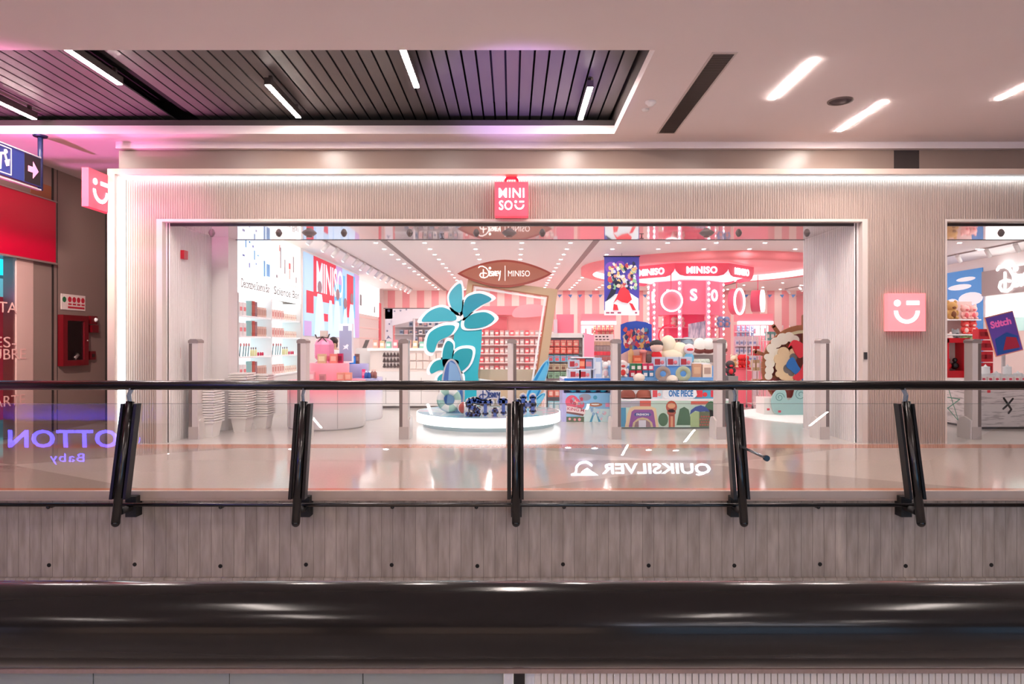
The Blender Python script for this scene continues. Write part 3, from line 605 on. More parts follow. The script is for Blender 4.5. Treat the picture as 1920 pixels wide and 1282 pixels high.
# ---------------------------------------------------------------- lit shelf bays on the left wall (faces +X)
SX = -4.985
def bay(y0, y1, label, where, art, txt, k):
    t = thing('lit_shelf_unit', label, 'shelf unit', (SX, (y0+y1)/2, 0))
    b = MB(); b.box(SX-.4, SX, y0, y1, 0, .86); b.build('base_cabinet', M('#ece9e6', .3), t)
    b = MB(); b.box(SX-.45, SX-.42, y0, y1, .86, 2.5); b.build('back_panel', M('#cfe9ee', .5, 0, .8), t)
    for z in (.87, 1.27, 1.655, 2.04):
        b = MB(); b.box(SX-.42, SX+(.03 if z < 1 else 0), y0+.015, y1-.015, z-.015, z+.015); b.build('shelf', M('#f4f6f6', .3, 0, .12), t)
    b = MB(); b.box(SX-.06, SX+.01, y0, y1, 2.46, 2.83); p = b.build('header_panel', M('#fff9f8', .5, 0, 1.0), t)
    b = MB(); b.text(txt, (SX+.012, (y0+y1)/2, 2.65), Ya, Za, (y1-y0)*.86, .17, .003); b.build('header_lettering', M('#3a3638', .5), p)
    b = MB(); b.box(SX-.06, SX, y0, y1, 2.86, 3.78); p = b.build('picture_panel', M(art[0], .5, 0, .75), t)
    for nm, c, pts in art[1]:
        for q in pts: b = MB(); b.box(SX, SX+.004, y0+(y1-y0)*q[0], y0+(y1-y0)*q[1], 2.88+.9*q[2], 2.88+.9*q[3]); b.build(nm, M(c, .5, 0, .3), p)
    for ya in (y0, y1-.02): b = MB(); b.box(SX-.42, SX+.012, ya, ya+.02, .86, 2.46); b.build('side_panel', WHITE, t)
    # goods
    rows = (('lowest', .885), ('second', 1.285), ('third', 1.67), ('top', 2.055))
    for rn, z in rows:
        pl = f'on the {rn} shelf of the {where} lit bay'
        yy = lambda q: y0+.04+(y1-y0-.08)*q
        if rn == 'second':
            goods('makeup_brush', 'brush', 'dark slim', pl, lambda b: b.tube([(0, 0, 0), (.0, .05, .2)], .009, 6).m(1).ball((0, .055, .22), .02, .02, .035, 6, 5), [M('#40474d', .4), M('#d98b8b', .6)], [(SX-.12, yy(q), z) for q in (.13, .2, .3, .37, .45)])
            goods('cosmetic_bottle', 'bottle', 'pale gold', pl, bottle(.022, .17), [M('#e6d7a2', .3), M('#7c4040', .4)], [(SX-.12, yy(q), z) for q in (.55, .62, .7)])
            goods('lip_tint', 'cosmetic', 'small deep red', pl, bottle(.02, .09), [M('#c8264c', .3), M('#f2dede', .4)], [(SX-.12, yy(q), z) for q in (.05, .78, .86, .93)])
            continue
        n = 5 if k == 0 else 0
        if n:
            goods('pouch_pack', 'package', 'white pink-topped', pl, carton(.14, .1, .25, .3), [M('#f6efee', .5), M('#f08a8e', .5)], [(SX-.12, yy(q), z) for q in (.06, .17, .28)], rz=pi/2)
            goods('palette_box', 'package', 'tall grey green', pl, carton(.045, .1, .3, .5), [M('#9bb4b0', .5), M('#b9cbc7', .5)], [(SX-.1, yy(.45), z)], rz=pi/2)
            goods('palette_box', 'package', 'tall brick red', pl, carton(.045, .1, .3, .5), [M('#c9574c', .5), M('#da7a6c', .5)], [(SX-.1, yy(q), z) for q in (.5, .545)], rz=pi/2)
            goods('palette_box', 'package', 'tall mauve', pl, carton(.035, .1, .29, .5), [M('#a07880', .5), M('#c39a9c', .5)], [(SX-.1, yy(q), z) for q in (.585, .62)], rz=pi/2)
            goods('cosmetic_tube', 'cosmetic', 'slender beige', pl, carton(.03, .08, .2, .6), [M('#ecc9bd', .5), M('#b77f72', .5)], [(SX-.1, yy(.67+.046*i), z) for i in range(7)], rz=pi/2)
        else:
            goods('cosmetic_pack', 'package', 'blush pink', pl, carton(.1, .1, .2, .5), [M('#f2cfc8', .5), M('#d9928c', .5)], [(SX-.12, yy(.06+.085*i), z) for i in range(6)], rz=pi/2)
            goods('cosmetic_jar', 'jar', 'cream coloured', pl, carton(.08, .1, .14, .3), [M('#f6e3d6', .5), M('#e2b0a4', .5)], [(SX-.12, yy(.58+.075*i), z) for i in range(6)], rz=pi/2)
bay(12.42, 14.13, 'glowing white shelf bay with brushes, closest to the entrance on the left wall', 'nearer', ('#dff2ff', [('blue_shapes', '#6e9fcf', [(.75,.8,.0,.35),(.84,.95,.02,.3),(.2,.23,.5,.75),(.45,.48,.3,.5),(.3,.34,.62,.66),(.55,.6,.4,.43)]), ('violet_shapes', '#8784b8', [(.4,.44,.55,.6),(.5,.53,.2,.24),(.12,.18,.3,.34),(.3,.33,.1,.2)])]), 'Decorative Science Bar', 0)
bay(14.13, 16.08, 'glowing white shelf bay with a warm beige picture, next to the tall wall poster', 'farther', ('#f6ece2', [('tool_shapes', '#8a7f8c', [(.28,.31,.3,.8),(.42,.45,.2,.55),(.72,.76,.3,.7),(.82,.86,.05,.2),(.15,.2,.05,.12)]), ('red_shapes', '#e0575c', [(.57,.63,.35,.5),(.59,.61,.1,.34),(.25,.27,.7,.85)])]), 'Science Bar', 1)
# ---------------------------------------------------------------- big poster light box (faces +X)
y0, y1, z0, z1 = 16.3, 22.15, 1.72, 3.73; PX = SX+.02
t = thing('poster_light_box', 'tall blue and red poster light box with blurred figures on the left wall', 'poster', (SX, (y0+y1)/2, 0))
b = MB(); b.box(SX-.08, SX, y0-.15, y1+.1, 0, SC); b.build('surround', M('#ece8e6', .4), t)
b = MB(); b.box(SX, PX, y0, y1, z0, z1); b.build('picture', M('#a9cdea', .5, 0, .35), t)
def pan(nm, c, polys, e=.35, dx=.0):
    for q in polys: b = MB(); b.prism(q, (PX+dx+.004, y0, z0), (0, (y1-y0), 0), (0, 0, (z1-z0)), -.003); b.build(nm, M(c, .5, 0, e*.5), t)
R = lambda a_, b_, c_, d_: [(a_, c_), (b_, c_), (b_, d_), (a_, d_)]
pan('red_panels', '#e0354f', [R(.13,.2,.5,1), R(.2,.52,.45,1), R(.03,.13,.28,.55), R(.72,.86,.3,.95), R(.26,.36,.2,.3)])
pan('violet_panels', '#b79ccf', [R(.5,.62,.62,1), R(.88,1,.0,1), R(.0,.1,0,.18)], .7, .001)
pan('blue_panels', '#5fb4e0', [R(.47,.6,.45,.75), R(.64,.68,.3,.9), R(.86,.9,.3,.95)], .7, .002)
b = MB(); b.text('MINISO', (PX+.01, y0+2.35, z0+1.52), Ya, Za, 2.7, .8, .004, .02); b.build('poster_lettering', M('#d8e6f4', .5, 0, .35), t)
fig = []
for cx, h, w in ((.22, .66, .17), (.4, .6, .1), (.52, .62, .16), (.68, .5, .12), (.82, .62, .16)):
    fig.append([(cx-w/2, 0), (cx+w/2, 0), (cx+w*.32, h*.62), (cx+w*.2, h*.82), (cx-w*.2, h*.82), (cx-w*.34, h*.6)])
pan('figures', '#bcd9f0', fig, .8, .006)
pan('figure_heads', '#8e6f78', [circ(cx, h, .035, 12, .08) for cx, h in ((.22, .63), (.53, .6), (.68, .5), (.82, .6))], .5, .009)
# ---------------------------------------------------------------- pink shelf bay deeper on the left wall
y0, y1 = 22.3, 28.0; PX = -5.44
t = thing('pink_shelf_unit', 'tall pink shelf bay with bright magenta packs at the back left', 'shelf unit', (PX, 25, 0))
b = MB(); b.box(PX-.4, PX-.36, y0, y1, 0, 3.0); b.build('back_panel', M('#f5a3a6', .6, 0, .35), t)
for z in (.9, 1.35, 1.74, 2.12, 2.5):
    b = MB(); b.box(PX-.36, PX, y0, y1, z-.02, z+.02); b.build('shelf', M('#f3d9d6', .5), t)
b = MB(); b.box(PX-.36, PX+.02, y1-.1, y1+.3, 0, 3.2); b.build('end_panel', M('#ea6f7c', .5), t)
b = MB(); b.box(PX-.05, PX, y0, y1, 2.62, SC-.01); b.build('lit_header', M('#fdfbfb', .5, 0, .9), t)
b = MB(); b.box(PX, PX+.004, 24.4, 24.7, 2.9, 3.3); b.box(PX, PX+.004, 26.9, 27.1, 2.75, 3.0); b.build('header_picture', M('#8c9097', .5), t)
for rn, z in (('lower', 1.37), ('middle', 1.76), ('upper', 2.14)):
    pl = f'on the {rn} shelf of the pink bay at the back left'
    goods('gift_pack', 'package', 'pale peach', pl, carton(.24, .2, .28, .3), [M('#f8c9bd', .5), M('#f0b0a4', .5)], [(PX-.14, y0+.3+.36*i, z) for i in range(4)], rz=pi/2)
    if rn == 'lower': goods('gift_pack', 'package', 'dark navy', pl, carton(.3, .2, .3, .3), [M('#46465a', .5), M('#7fa0d8', .5)], [(PX-.14, y0+2.2+.45*i, z) for i in range(3)], rz=pi/2)
    else: goods('gift_pack', 'package', 'hot magenta', pl, carton(.28, .2, .3, .3), [M('#fb2f86', .5, 0, .2), M('#fd5a9a', .5)], [(PX-.14, y0+2.2+.36*i, z) for i in range(6)], rz=pi/2)
    goods('gift_pack', 'package', 'coral red', pl, carton(.24, .2, .24, .3), [M('#f0606e', .5), M('#f79b9b', .5)], [(PX-.14, y0+4.6+.34*i, z) for i in range(3)], rz=pi/2)
# ---------------------------------------------------------------- round perfume tables
def grad(c0, c1, z0, z1):
    def fn(nt, N, L, b):
        tc = N.new('ShaderNodeTexCoord'); sx = N.new('ShaderNodeSeparateXYZ'); L.new(tc.outputs['Object'], sx.inputs[0])
        mr = N.new('ShaderNodeMapRange'); mr.inputs[1].default_value = z0; mr.inputs[2].default_value = z1; L.new(sx.outputs[2], mr.inputs[0])
        mx = N.new('ShaderNodeMixRGB'); L.new(mr.outputs[0], mx.inputs[0]); mx.inputs[1].default_value = (*lin(c0), 1); mx.inputs[2].default_value = (*lin(c1), 1)
        L.new(mx.outputs[0], b.inputs['Base Color']); b.inputs['Roughness'].default_value = .25
    return nodemat('printed gradient', fn)
cx, cy = -3.42, 12.62
t = thing('round_display_table', 'round white table fading to pink with a pink upper tier of perfumes', 'display table', (cx, cy, 0))
b = MB(); b.lathe((cx, cy, 0), [(.66, 0), (.69, .02), (.7, .03), (.7, .85), (.69, .86), (0, .86)], 48); b.build('drum', grad('#ebe7e6', '#f58d9c', .3, .75), t)
b = MB()
for aa in (-100, -60, -140): b.box(cx+.701*cos(radians(aa))-.002, cx+.701*cos(radians(aa))+.002, cy+.701*sin(radians(aa))-.003, cy+.701*sin(radians(aa))+.003, .03, .85)
b.build('panel_joints', M('#8f7f80', .5), t)
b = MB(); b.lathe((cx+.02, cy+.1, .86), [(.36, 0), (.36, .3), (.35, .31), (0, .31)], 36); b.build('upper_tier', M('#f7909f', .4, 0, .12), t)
cx2, cy2 = -3.28, 13.98
t = thing('round_display_table', 'round white table fading to violet behind the pink perfume table', 'display table', (cx2, cy2, 0))
b = MB(); b.lathe((cx2, cy2, 0), [(.6, 0), (.62, .03), (.62, .84), (0, .84)], 40); b.build('drum', grad('#e9e8ec', '#9a97bd', .3, .78), t)
b = MB(); b.lathe((cx2, cy2, .84), [(.34, 0), (.34, .28), (0, .28)], 30); b.build('upper_tier', M('#8d87b4', .4), t)
# big display bottle
x, y = X(603, 12.55), 12.72; z = 1.17
t = thing('display_perfume_bottle', 'oversized pink perfume bottle with a ribbon on the pink table', 'bottle', (x, y, z))
b = MB(); b.lathe((x, y, z), [(0, 0), (.17, 0), (.12, .04), (.17, .09), (.185, .13), (.185, .34), (.15, .41), (.08, .46), (.06, .48)], 8, False); b.build('flask', grad('#ef92b4', '#f4b9cb', 1.2, 1.6), t)
b = MB(); b.box(x-.06, x+.06, y-.06, y+.06, z+.48, z+.6); b.build('cap', M('#d3c3b8', .3), t)
b = MB(); b.stroke([(-.13,.06),(-.1,.0),(0,.02),(.1,0),(.13,.07)], (x, y-.13, z+.46), Xa, Za, .02, .02); b.stroke([(-.08,-.07),(0,.02),(.08,-.07)], (x, y-.13, z+.46), Xa, Za, .018, .02); b.build('ribbon', M('#5f5049', .5), t)
x, y = X(642, 12.55), 12.85
t = thing('display_perfume_box', 'oversized dark slate perfume box with a white rider mark', 'box', (x, y, 1.17))
b = MB(); b.box(x-.122, x+.122, y-.06, y+.06, 1.17, 1.92-.02); b.build('carton', M('#edeef2', .4), t)
b = MB(); b.box(x-.115, x+.115, y-.064, y-.06, 1.2, 1.77); b.box(x-.05, x+.05, y-.064, y-.06, 1.77, 1.86); b.build('printed_bottle', grad('#9ba0bc', '#4b4d62', 1.2, 1.5), t)
b = MB(); b.prism([(-.05,-.04),(-.02,.0),(-.05,.03),(.0,.03),(.03,.06),(.06,.04),(.04,.0),(.05,-.05),(.02,-.02),(-.01,-.03)], (x, y-.065, 1.46), Xa, Za, -.003); b.build('emblem', M('#f2f3f8', .5), t)
pt, pt2 = 'on the pink perfume table', 'on the violet perfume table'
goods('perfume_carton', 'box', 'pale rose', 'low on the left of the pink perfume table', carton(.1, .07, .17, .5), [M('#f3aeb6', .4), M('#fbd9d9', .4)], [(X(585, 12.1), 12.1, .86)])
goods('perfume_carton', 'box', 'tan gold', 'low in front of the upper tier of the pink perfume table', carton(.13, .08, .15, .5), [M('#c98c78', .4), M('#e8c3a0', .4)], [(X(583, 12.1)-.03, 12.22, .86)])
goods('perfume_carton', 'box', 'dusty mauve', 'alone in front of the upper tier of the pink table', carton(.11, .07, .13, .5), [M('#cf8e93', .4), M('#b97a80', .4)], [(X(605, 12.05), 12.05, .86)])
goods('perfume_carton', 'box', 'apricot', 'low on the right of the pink perfume table', carton(.13, .07, .15, .5), [M('#f2a28e', .4), M('#f8c6ae', .4)], [(X(639, 12.2), 12.2, .86), (X(653, 12.25), 12.25, .86)])
goods('perfume_carton', 'box', 'pale gold', 'on the upper tier in front of the big bottle', carton(.15, .08, .17, .5), [M('#d8b58f', .4), M('#f1dfb8', .4)], [(X(604, 12.45), 12.45, 1.17)])
goods('perfume_carton', 'box', 'salmon', 'on the upper tier right of the pale gold one', carton(.13, .08, .17, .5), [M('#e88478', .4), M('#f7b9a6', .4)], [(X(626, 12.5), 12.5, 1.17)])
goods('perfume_carton', 'box', 'crimson', 'on the upper tier at its right end', carton(.1, .08, .175, .5), [M('#b92152', .4), M('#7a1238', .4)], [(X(638, 12.6), 12.6, 1.17)])
goods('perfume_flacon', 'bottle', 'bright blue', 'on the violet table tier', bottle(.04, .16), [M('#2f86d8', .2), M('#d5e6f5', .3)], [(X(650, 13.8), 13.75, 1.12), (X(657, 13.8), 13.75, 1.12)])
goods('perfume_carton', 'box', 'bright blue', 'on the violet table tier', carton(.1, .07, .16, .4), [M('#1f7fd6', .4), M('#69b3f0', .4)], [(X(664, 13.9), 13.8, 1.12)])
goods('perfume_carton', 'box', 'brown', 'at the right of the violet table tier', carton(.09, .07, .2, .4), [M('#7d5850', .4), M('#a97f70', .4)], [(X(669, 14)+.03, 13.9, 1.12)])
goods('perfume_carton', 'box', 'raspberry', 'standing low at the front of the violet table', carton(.06, .05, .18, .4), [M('#e14478', .4), M('#f48bab', .4)], [(X(681, 13.55), 13.6, .84)])
goods('perfume_flacon', 'bottle', 'deep blue', 'low at the front of the violet table', bottle(.038, .15), [M('#285fae', .2), M('#c6d8ee', .3)], [(X(q, 13.6), 13.58, .84) for q in (687, 692)])
goods('perfume_flacon', 'bottle', 'brown glass', 'low at the right of the violet table', bottle(.04, .17), [M('#9a6660', .2), M('#d9b8ae', .3)], [(X(q, 13.7), 13.7, .84) for q in (698, 703)])
# ---------------------------------------------------------------- nested basket stacks in the lobby
bk = MB(); bk.add([(-.12,-.17,0),(.12,-.17,0),(.12,.17,0),(-.12,.17,0),(-.17,-.22,.26),(.17,-.22,.26),(.17,.22,.26),(-.17,.22,.26)], [(0,3,2,1),(0,1,5,4),(1,2,6,5),(2,3,7,6),(3,0,4,7)])
bk.box(-.2, .2, -.25, -.22, .24, .262); bk.box(-.2, .2, .22, .25, .24, .262); bk.box(-.2, -.168, -.22, .22, .24, .262); bk.box(.168, .2, -.22, .22, .24, .262)
wb = bk.build('shopping_basket', M('#efeae6', .4)); first = True
for sx_, sy_, nm, n in ((-4.98, 11.25, 'behind the first gate pedestal', 17), (-4.72, 11.95, 'just right of the first gate pedestal', 19), (-4.62+.1, 12.55-.15, 'nearest the lit shelves', 18)):
    for k in range(n):
        q = wb if first else wb.copy()
        if not first: COL.objects.link(q)
        first = False
        wz = .042*k; q.location = (sx_, sy_, wz); q.scale = (.8, .8, 1)
        top = 'topmost' if k == n-1 else 'lowest' if k == 0 else 'nested'
        tag(q, f'{top} white shopping basket in the stack {nm}', 'basket', f'white baskets in the stack {nm}')
# ---------------------------------------------------------------- security gates
GM = M('#cfc6c2', .35); GD = M('#6e625e', .3)
gl = ['at the far left by the stacked baskets', 'in front of the round perfume table', 'between the perfume tables and the round plinth', 'in front of the middle of the round plinth',
      'left of the long counter with painted arch', 'at the right end of the long counter', 'by the right lobby wall', 'in the separate right-hand opening']
for i, px_ in enumerate((366, 568, 758, 960, 1155, 1350, 1543, 1826)):
    x = X(px_, 10.95); y = 10.88; s_ = -1 if px_ < 950 else 1
    t = thing('security_gate', 'slim grey anti-theft gate pedestal '+gl[i], 'security gate', (x, y+.1, 0), 'anti-theft gate pedestals across the entrance')
    w = .07
    b = MB(); b.box(x-w, x+w, y, y+.2, .02, 1.55); b.build('panel', GM, t)
    b = MB(); b.prism([(x-w-.008, 1.55), (x+w+.008, 1.55), (x+w+.008, 1.575), (x+w*.6, 1.595), (x-w*.6, 1.595), (x-w-.008, 1.575)], (0, y-.006, 0), Xa, Za, -.0); b.v = []; b.f = []; b.mi = []; b.sm = []
    b.prism([(x-w-.008, 1.535), (x+w+.008, 1.535), (x+w+.008, 1.575), (x+w*.6, 1.6), (x-w*.6, 1.6), (x-w-.008, 1.575)], (0, y-.008, 0), Xa, Za, .216); b.build('top_cap', M('#8e827e', .3), t)
    b = MB(); xa = x+s_*w*.98 if abs(px_-960) > 5 else x+w; b.box(min(xa, xa-s_*.05), max(xa, xa-s_*.05), y-.004, y, .2, 1.53); b.build('edge_channel', GD, t)
    xi = x-s_*w; q0, q1 = (xi-.025, xi) if s_ > 0 else (xi, xi+.025)
    b = MB(); pts = [(y+.01, 0), (y+.34, 0), (y+.34, .22)]+[(y+.34-.33*u/6, .22+.13*sin(pi*(u+1.5)/9)) for u in range(1, 6)]+[(y+.01, .3)]
    b.prism(pts, (q1, 0, 0), Ya, Za, (q1-q0)); b.build('shoe', M('#d8d0cc', .3), t)
    b = MB(); b.box(x-w-.004, x+w+.004, y-.006, y+.2, 0, .2); b.build('foot', M('#b5aaa5', .3), t)
t = None
# ================================================================ CENTRAL ROUND PLINTH
cx, cy = X(916, 12.95), 13.0; R0 = 1.36
t = thing('round_plinth', 'large round white plinth with a glowing rim in the middle of the entrance', 'plinth', (cx, cy, 0))
b = MB(); b.lathe((cx, cy, 0), [(R0-.12, 0), (R0-.12, .08)], 64); b.build('base', M('#9fb0b4', .3), t)
b = MB(); b.lathe((cx, cy, 0), [(R0-.12, .08), (R0, .08), (R0, .25), (R0-.02, .25)], 96); b.build('glowing_rim', M('#f4fcff', .5, 0, .85), t)
def pond(nt, N, L, b):
    tc = N.new('ShaderNodeTexCoord'); no = N.new('ShaderNodeTexNoise'); no.inputs['Scale'].default_value = 2.2; L.new(tc.outputs['Object'], no.inputs[0])
    cr = N.new('ShaderNodeValToRGB'); cr.color_ramp.interpolation = 'CONSTANT'; L.new(no.outputs[0], cr.inputs[0])
    e = cr.color_ramp.elements; e[0].color = (.18, .5, .72, 1); e[1].position = .5; e[1].color = (.45, .75, .85, 1); e.new(.6).color = (.62, .6, .8, 1)
    L.new(cr.outputs[0], b.inputs['Base Color']); b.inputs['Roughness'].default_value = .08
b = MB(); b.disc((cx, cy), R0-.015, .252, 64); b.build('printed_top', nodemat('pond print', pond), t)
PZ = .255
WB = M('#fbfbfb', .4); 
def pp(pts, D): return [(X(p[0], D), Z(p[1], D)) for p in pts]
def smooth(pts, n=5):
    out = []; k = len(pts)
    for i in range(k):
        p0, p1, p2, p3 = pts[i-1], pts[i], pts[(i+1) % k], pts[(i+2) % k]
        for j in range(n):
            u = j/n
            out.append(tuple(.5*((2*p1[a])+(-p0[a]+p2[a])*u+(2*p0[a]-5*p1[a]+4*p2[a]-p3[a])*u*u+(-p0[a]+3*p1[a]-3*p2[a]+p3[a])*u**3) for a in (0, 1)))
    return out
def board(mb, pts, D, th): return mb.prism(pts, (0, D, 0), Xa, Za, -th)
def leafpair(b, w, pts, D, k=.8):
    """white-edged leaf: white board and a smaller teal one in front"""
    pts = smooth(pp(pts, D)); c = (sum(p[0] for p in pts)/len(pts), sum(p[1] for p in pts)/len(pts))
    w.prism(pts, (0, D+.03, 0), Xa, Za, .03)
    b.prism([(c[0]+(p[0]-c[0])*k, c[1]+(p[1]-c[1])*k) for p in pts], (0, D+.012, 0), Xa, Za, .02)
# palm board (left) : leaves as seen in the photo
D = 13.55
t = thing('palm_leaf_board', 'teal palm leaf board with white edging at the back of the plinth', 'display board', (X(850, D), D, PZ))
leaves = [[(866,524),(869,560),(866,590),(846,582),(838,555),(848,535)], [(868,560),(880,548),(905,544),(930,557),(905,572),(885,586),(868,600),(862,585)], [(866,598),(885,584),(915,580),(935,595),(915,612),(885,618),(866,615)],
          [(782,602),(800,580),(830,570),(858,584),(862,600),(830,603),(800,604)], [(794,646),(802,620),(830,604),(860,604),(850,625),(822,640),(812,664),(798,662)], [(828,690),(828,655),(838,632),(852,640),(850,665),(843,690)], [(845,700),(845,665),(862,648),(890,650),(885,680),(865,700)],
          [(800,690),(815,672),(850,668),(868,676),(850,700),(825,694),(804,702)], [(815,715),(820,700),(845,690),(870,700),(865,730),(830,735)]]
cols = ['#3fa3b3', '#0f8aa0', '#14909f', '#389fae', '#229daa', '#128f9b', '#1a929d', '#1c9ba3', '#2ca1ab']
for L_, c in zip(leaves, cols):
    b, w = MB(), MB(); leafpair(b, w, L_, D); e = w.build('leaf', WB, t); b.build('leaf_print', M(c, .35), e)
b = MB(); b.prism(smooth(pp([(868, 590), (900, 600), (902, 650), (896, 700), (899, 760), (840, 760), (846, 700), (850, 640), (855, 600)], D+.03)), (0, D+.06, 0), Xa, Za, .025); b.build('trunk_board', M('#2ba9b6', .4), t)
# tilted picture frame board
D = 13.9
def fpts(k):  return pp(k, D)
t = thing('tilted_frame_board', 'large tilted tan picture frame standing at the back of the plinth', 'display board', (X(960, D), D, PZ))
out_ = fpts([(878, 520), (1045, 541), (1020, 700), (1008, 778), (955, 778), (860, 772)]); 
o4 = fpts([(878, 520), (1046, 541), (1015, 760), (845, 738)]); i4 = fpts([(888, 534), (1026, 555), (1000, 728), (864, 710)]); w4 = fpts([(890, 536), (1024, 557), (998, 726), (866, 708)]); w4i = fpts([(893, 540), (1020, 560), (995, 722), (869, 704)])
def ring(b, A, B, D, th):
    n = len(A)
    for i in range(n): j = (i+1) % n; b.prism([A[i], A[j], B[j], B[i]], (0, D, 0), Xa, Za, th)
b = MB(); ring(b, o4, i4, D, .05); b.build('frame', M('#c8a886', .5), t)
b = MB(); ring(b, w4, w4i, D-.006, .04); b.build('inner_rim', M('#f6eeea', .5), t)
b = MB(); ring(b, fpts([(886, 532), (1029, 553), (1003, 731), (861, 713)]), i4, D-.003, .02); b.build('brown_line', M('#b06a48', .5), t)
# leaf-shaped sign on top of the frame
D = 13.82; zc = Z(511.5, D); xc = X(946.5, D); b = MB(); b.box(X(850, 14), X(1010, 14), 13.96, 14.0, PZ, 1.0); b.build('stand', M('#b9a48c', .6), t); hw, hh = 89*D/F, 26*D/F
t = thing('surfboard_sign', 'brown surfboard-shaped sign with white lettering on top of the tan frame', 'sign', (xc, D, zc-hh))
def lens(sx_, sy_): 
    up = [(sx_*(-1+2*i/24), sy_*(1-abs(-1+2*i/24)**1.75)**.92) for i in range(25)]
    return [(xc+u, zc+v) for u, v in up]+[(xc+u, zc-v*1.0) for u, v in up[::-1][1:-1]]
b = MB(); b.prism(lens(hw, hh), (0, D, 0), Xa, Za, .05); b.build('rim', M('#a2493a', .5), t)
b = MB(); b.prism(lens(hw*.92, hh*.84), (0, D-.006, 0), Xa, Za, .02); b.build('face', M('#b36e58', .5), t)
b = MB(); script_word(b, (X(916, D), D-.007, zc), Xa, Za, .40, .006, .055); b.text('MINISO', (X(973, D), D-.007, zc), Xa, Za, 41*D/F, 11*D/F, .006, .0); b.box(X(947, D)-.006, X(947, D)+.006, D-.014, D-.006, zc-.15, zc+.16); b.build('lettering', M('#fbeee6', .5, 0, .5), t)
# surfboards
def surf(name, label, D, px, py0, py1, w, tilt, cA, cB, cE):
    x = X(px, D); z0, z1 = Z(py1, D), Z(py0, D); h = (z1-z0)/2; zc = (z0+z1)/2
    t = thing('surfboard', label, 'surfboard', (x, D, PZ))
    def ol(s_, e): return [(x+(w*s_*cos(a_)*(1-.12*sin(a_)))*cos(tilt)-(h*e*sin(a_))*sin(tilt), zc+(w*s_*cos(a_))*sin(tilt)+(h*e*sin(a_))*cos(tilt)) for a_ in [2*pi*i/32 for i in range(32)]]
    b = MB(); b.prism(ol(1, 1), (0, D, 0), Xa, Za, .05); b.build('rim', M(cE, .4), t)
    o = ol(.84, .94); b = MB(); b.prism(o, (0, D-.006, 0), Xa, Za, .02); b.build('deck', M(cA, .3), t)
    b = MB(); b.prism([o[i] for i in (2, 5, 9, 20, 26)], (0, D-.012, 0), Xa, Za, .005); b.build('stripe', M(cB, .3), t)
surf('s', 'grey-blue surfboard with pale rim standing at the left of the plinth', 12.75, 849, 671, 781, .215, .06, '#4770b0', '#7fa9cf', '#b8bcc0')
surf('s', 'bright blue surfboard leaning to the right behind the lettering', 13.2, 1005, 668, 782, .12, -.42, '#0f86c4', '#5eb7dd', '#8fc7de')
surf('s', 'small light blue board fanning out low at the right of the lettering', 13.0, 1003, 728, 784, .075, -.75, '#118fc0', '#7cc5dc', '#a9d3e4')
# life ring and beach ball
D = 12.6; x, z = X(842, D), Z(757, D)-.0
t = thing('life_ring', 'mint and white swim ring standing at the left front of the plinth', 'life ring', (x, D, PZ))
rr = .215; z = PZ+rr+.02
def torus(b, x, D, z, R1_, r, n=32, m=10):
    b.grid(n, m, lambda u, v: (x+(R1_+r*cos(2*pi*v))*cos(2*pi*u), D+r*.55*sin(2*pi*v), z+(R1_+r*cos(2*pi*v))*sin(2*pi*u)))
b = MB(); torus(b, x, D, z, .165, .065); 
for i in range(len(b.mi)): b.mi[i] = 1 if ((i % 32)//4) % 2 else 0
b.build('ring', [M('#9dc4b4', .4), M('#e2e3dd', .4)], t)
x = X(869, 12.45); z = PZ+.105
b = MB(); b.ball((x, 12.45, z), .105, None, None, 18, 12)
b.mi = [1 if (f[0] % 18)//3 % 2 else 0 for f in b.f]
tag(b.build('beach_ball', [M('#c0504a', .4), M('#efe9e4', .4)]), 'red and white striped beach ball at the front of the plinth', 'ball')
# lettering
D = 11.95
t = thing('standing_lettering', 'blue block lettering with pale outline standing on the plinth front', 'lettering', (X(940, D), D, PZ))
BLU = M('#3c5da8', .4); HALO = M('#cfd3d8', .45)
def blocky(strokes, O, w, d): 
    h_, b_ = MB(), MB()
    for q in strokes: h_.stroke(q, O, Xa, Za, w+.065, .03); b_.stroke(q, (O[0], O[1]-.012, O[2]), Xa, Za, w, .012)
    return h_, b_
k = D/F
def L_(ch, strokes, px, py, w):
    O = (X(px, D), D, Z(py, D)); q = [[(a_*k, c_*k) for a_, c_ in s_] for s_ in strokes]
    h_, b_ = blocky(q, O, w*k, .02); o = h_.build('letter_outline', HALO, t); b_.build('letter_'+ch, BLU, o)
L_('s', [[(11, 11), (3, 14), (-8, 11), (-7, 2), (4, -2), (10, -8), (6, -15), (-4, -15), (-11, -11)]], 887, 763, 7.5)
L_('t', [[(-9, 11), (11, 11)], [(0, 11), (0, -12)]], 910, 764, 6)
L_('i', [[(-3, -2), (3, -2)], [(0, -4), (0, -16)]], 928, 766, 6)
L_('t', [[(-8, 9), (11, 9)], [(0, 13), (0, -13)]], 944, 761, 6)
L_('c', [[(7, 8), (-2, 10), (-7, 3), (-7, -7), (-1, -12), (7, -10)]], 966, 761, 6)
L_('h', [[(-9, 15), (-9, -14)], [(9, 15), (9, -14)], [(-9, 0), (9, 0)]], 990, 757, 7)
O = (X(915, D), D, Z(739, D)); h_ = MB(); h_.prism([(-.2, -.07), (.22, -.07), (.22, .07), (-.2, .1)], O, Xa, Za, .02); o = h_.build('wordmark_board', HALO, t)
b = MB(); script_word(b, (O[0], O[1]-.002, O[2]), Xa, Za, .34, .006, .06); b.build('script_lettering', M('#34508f', .4), o)
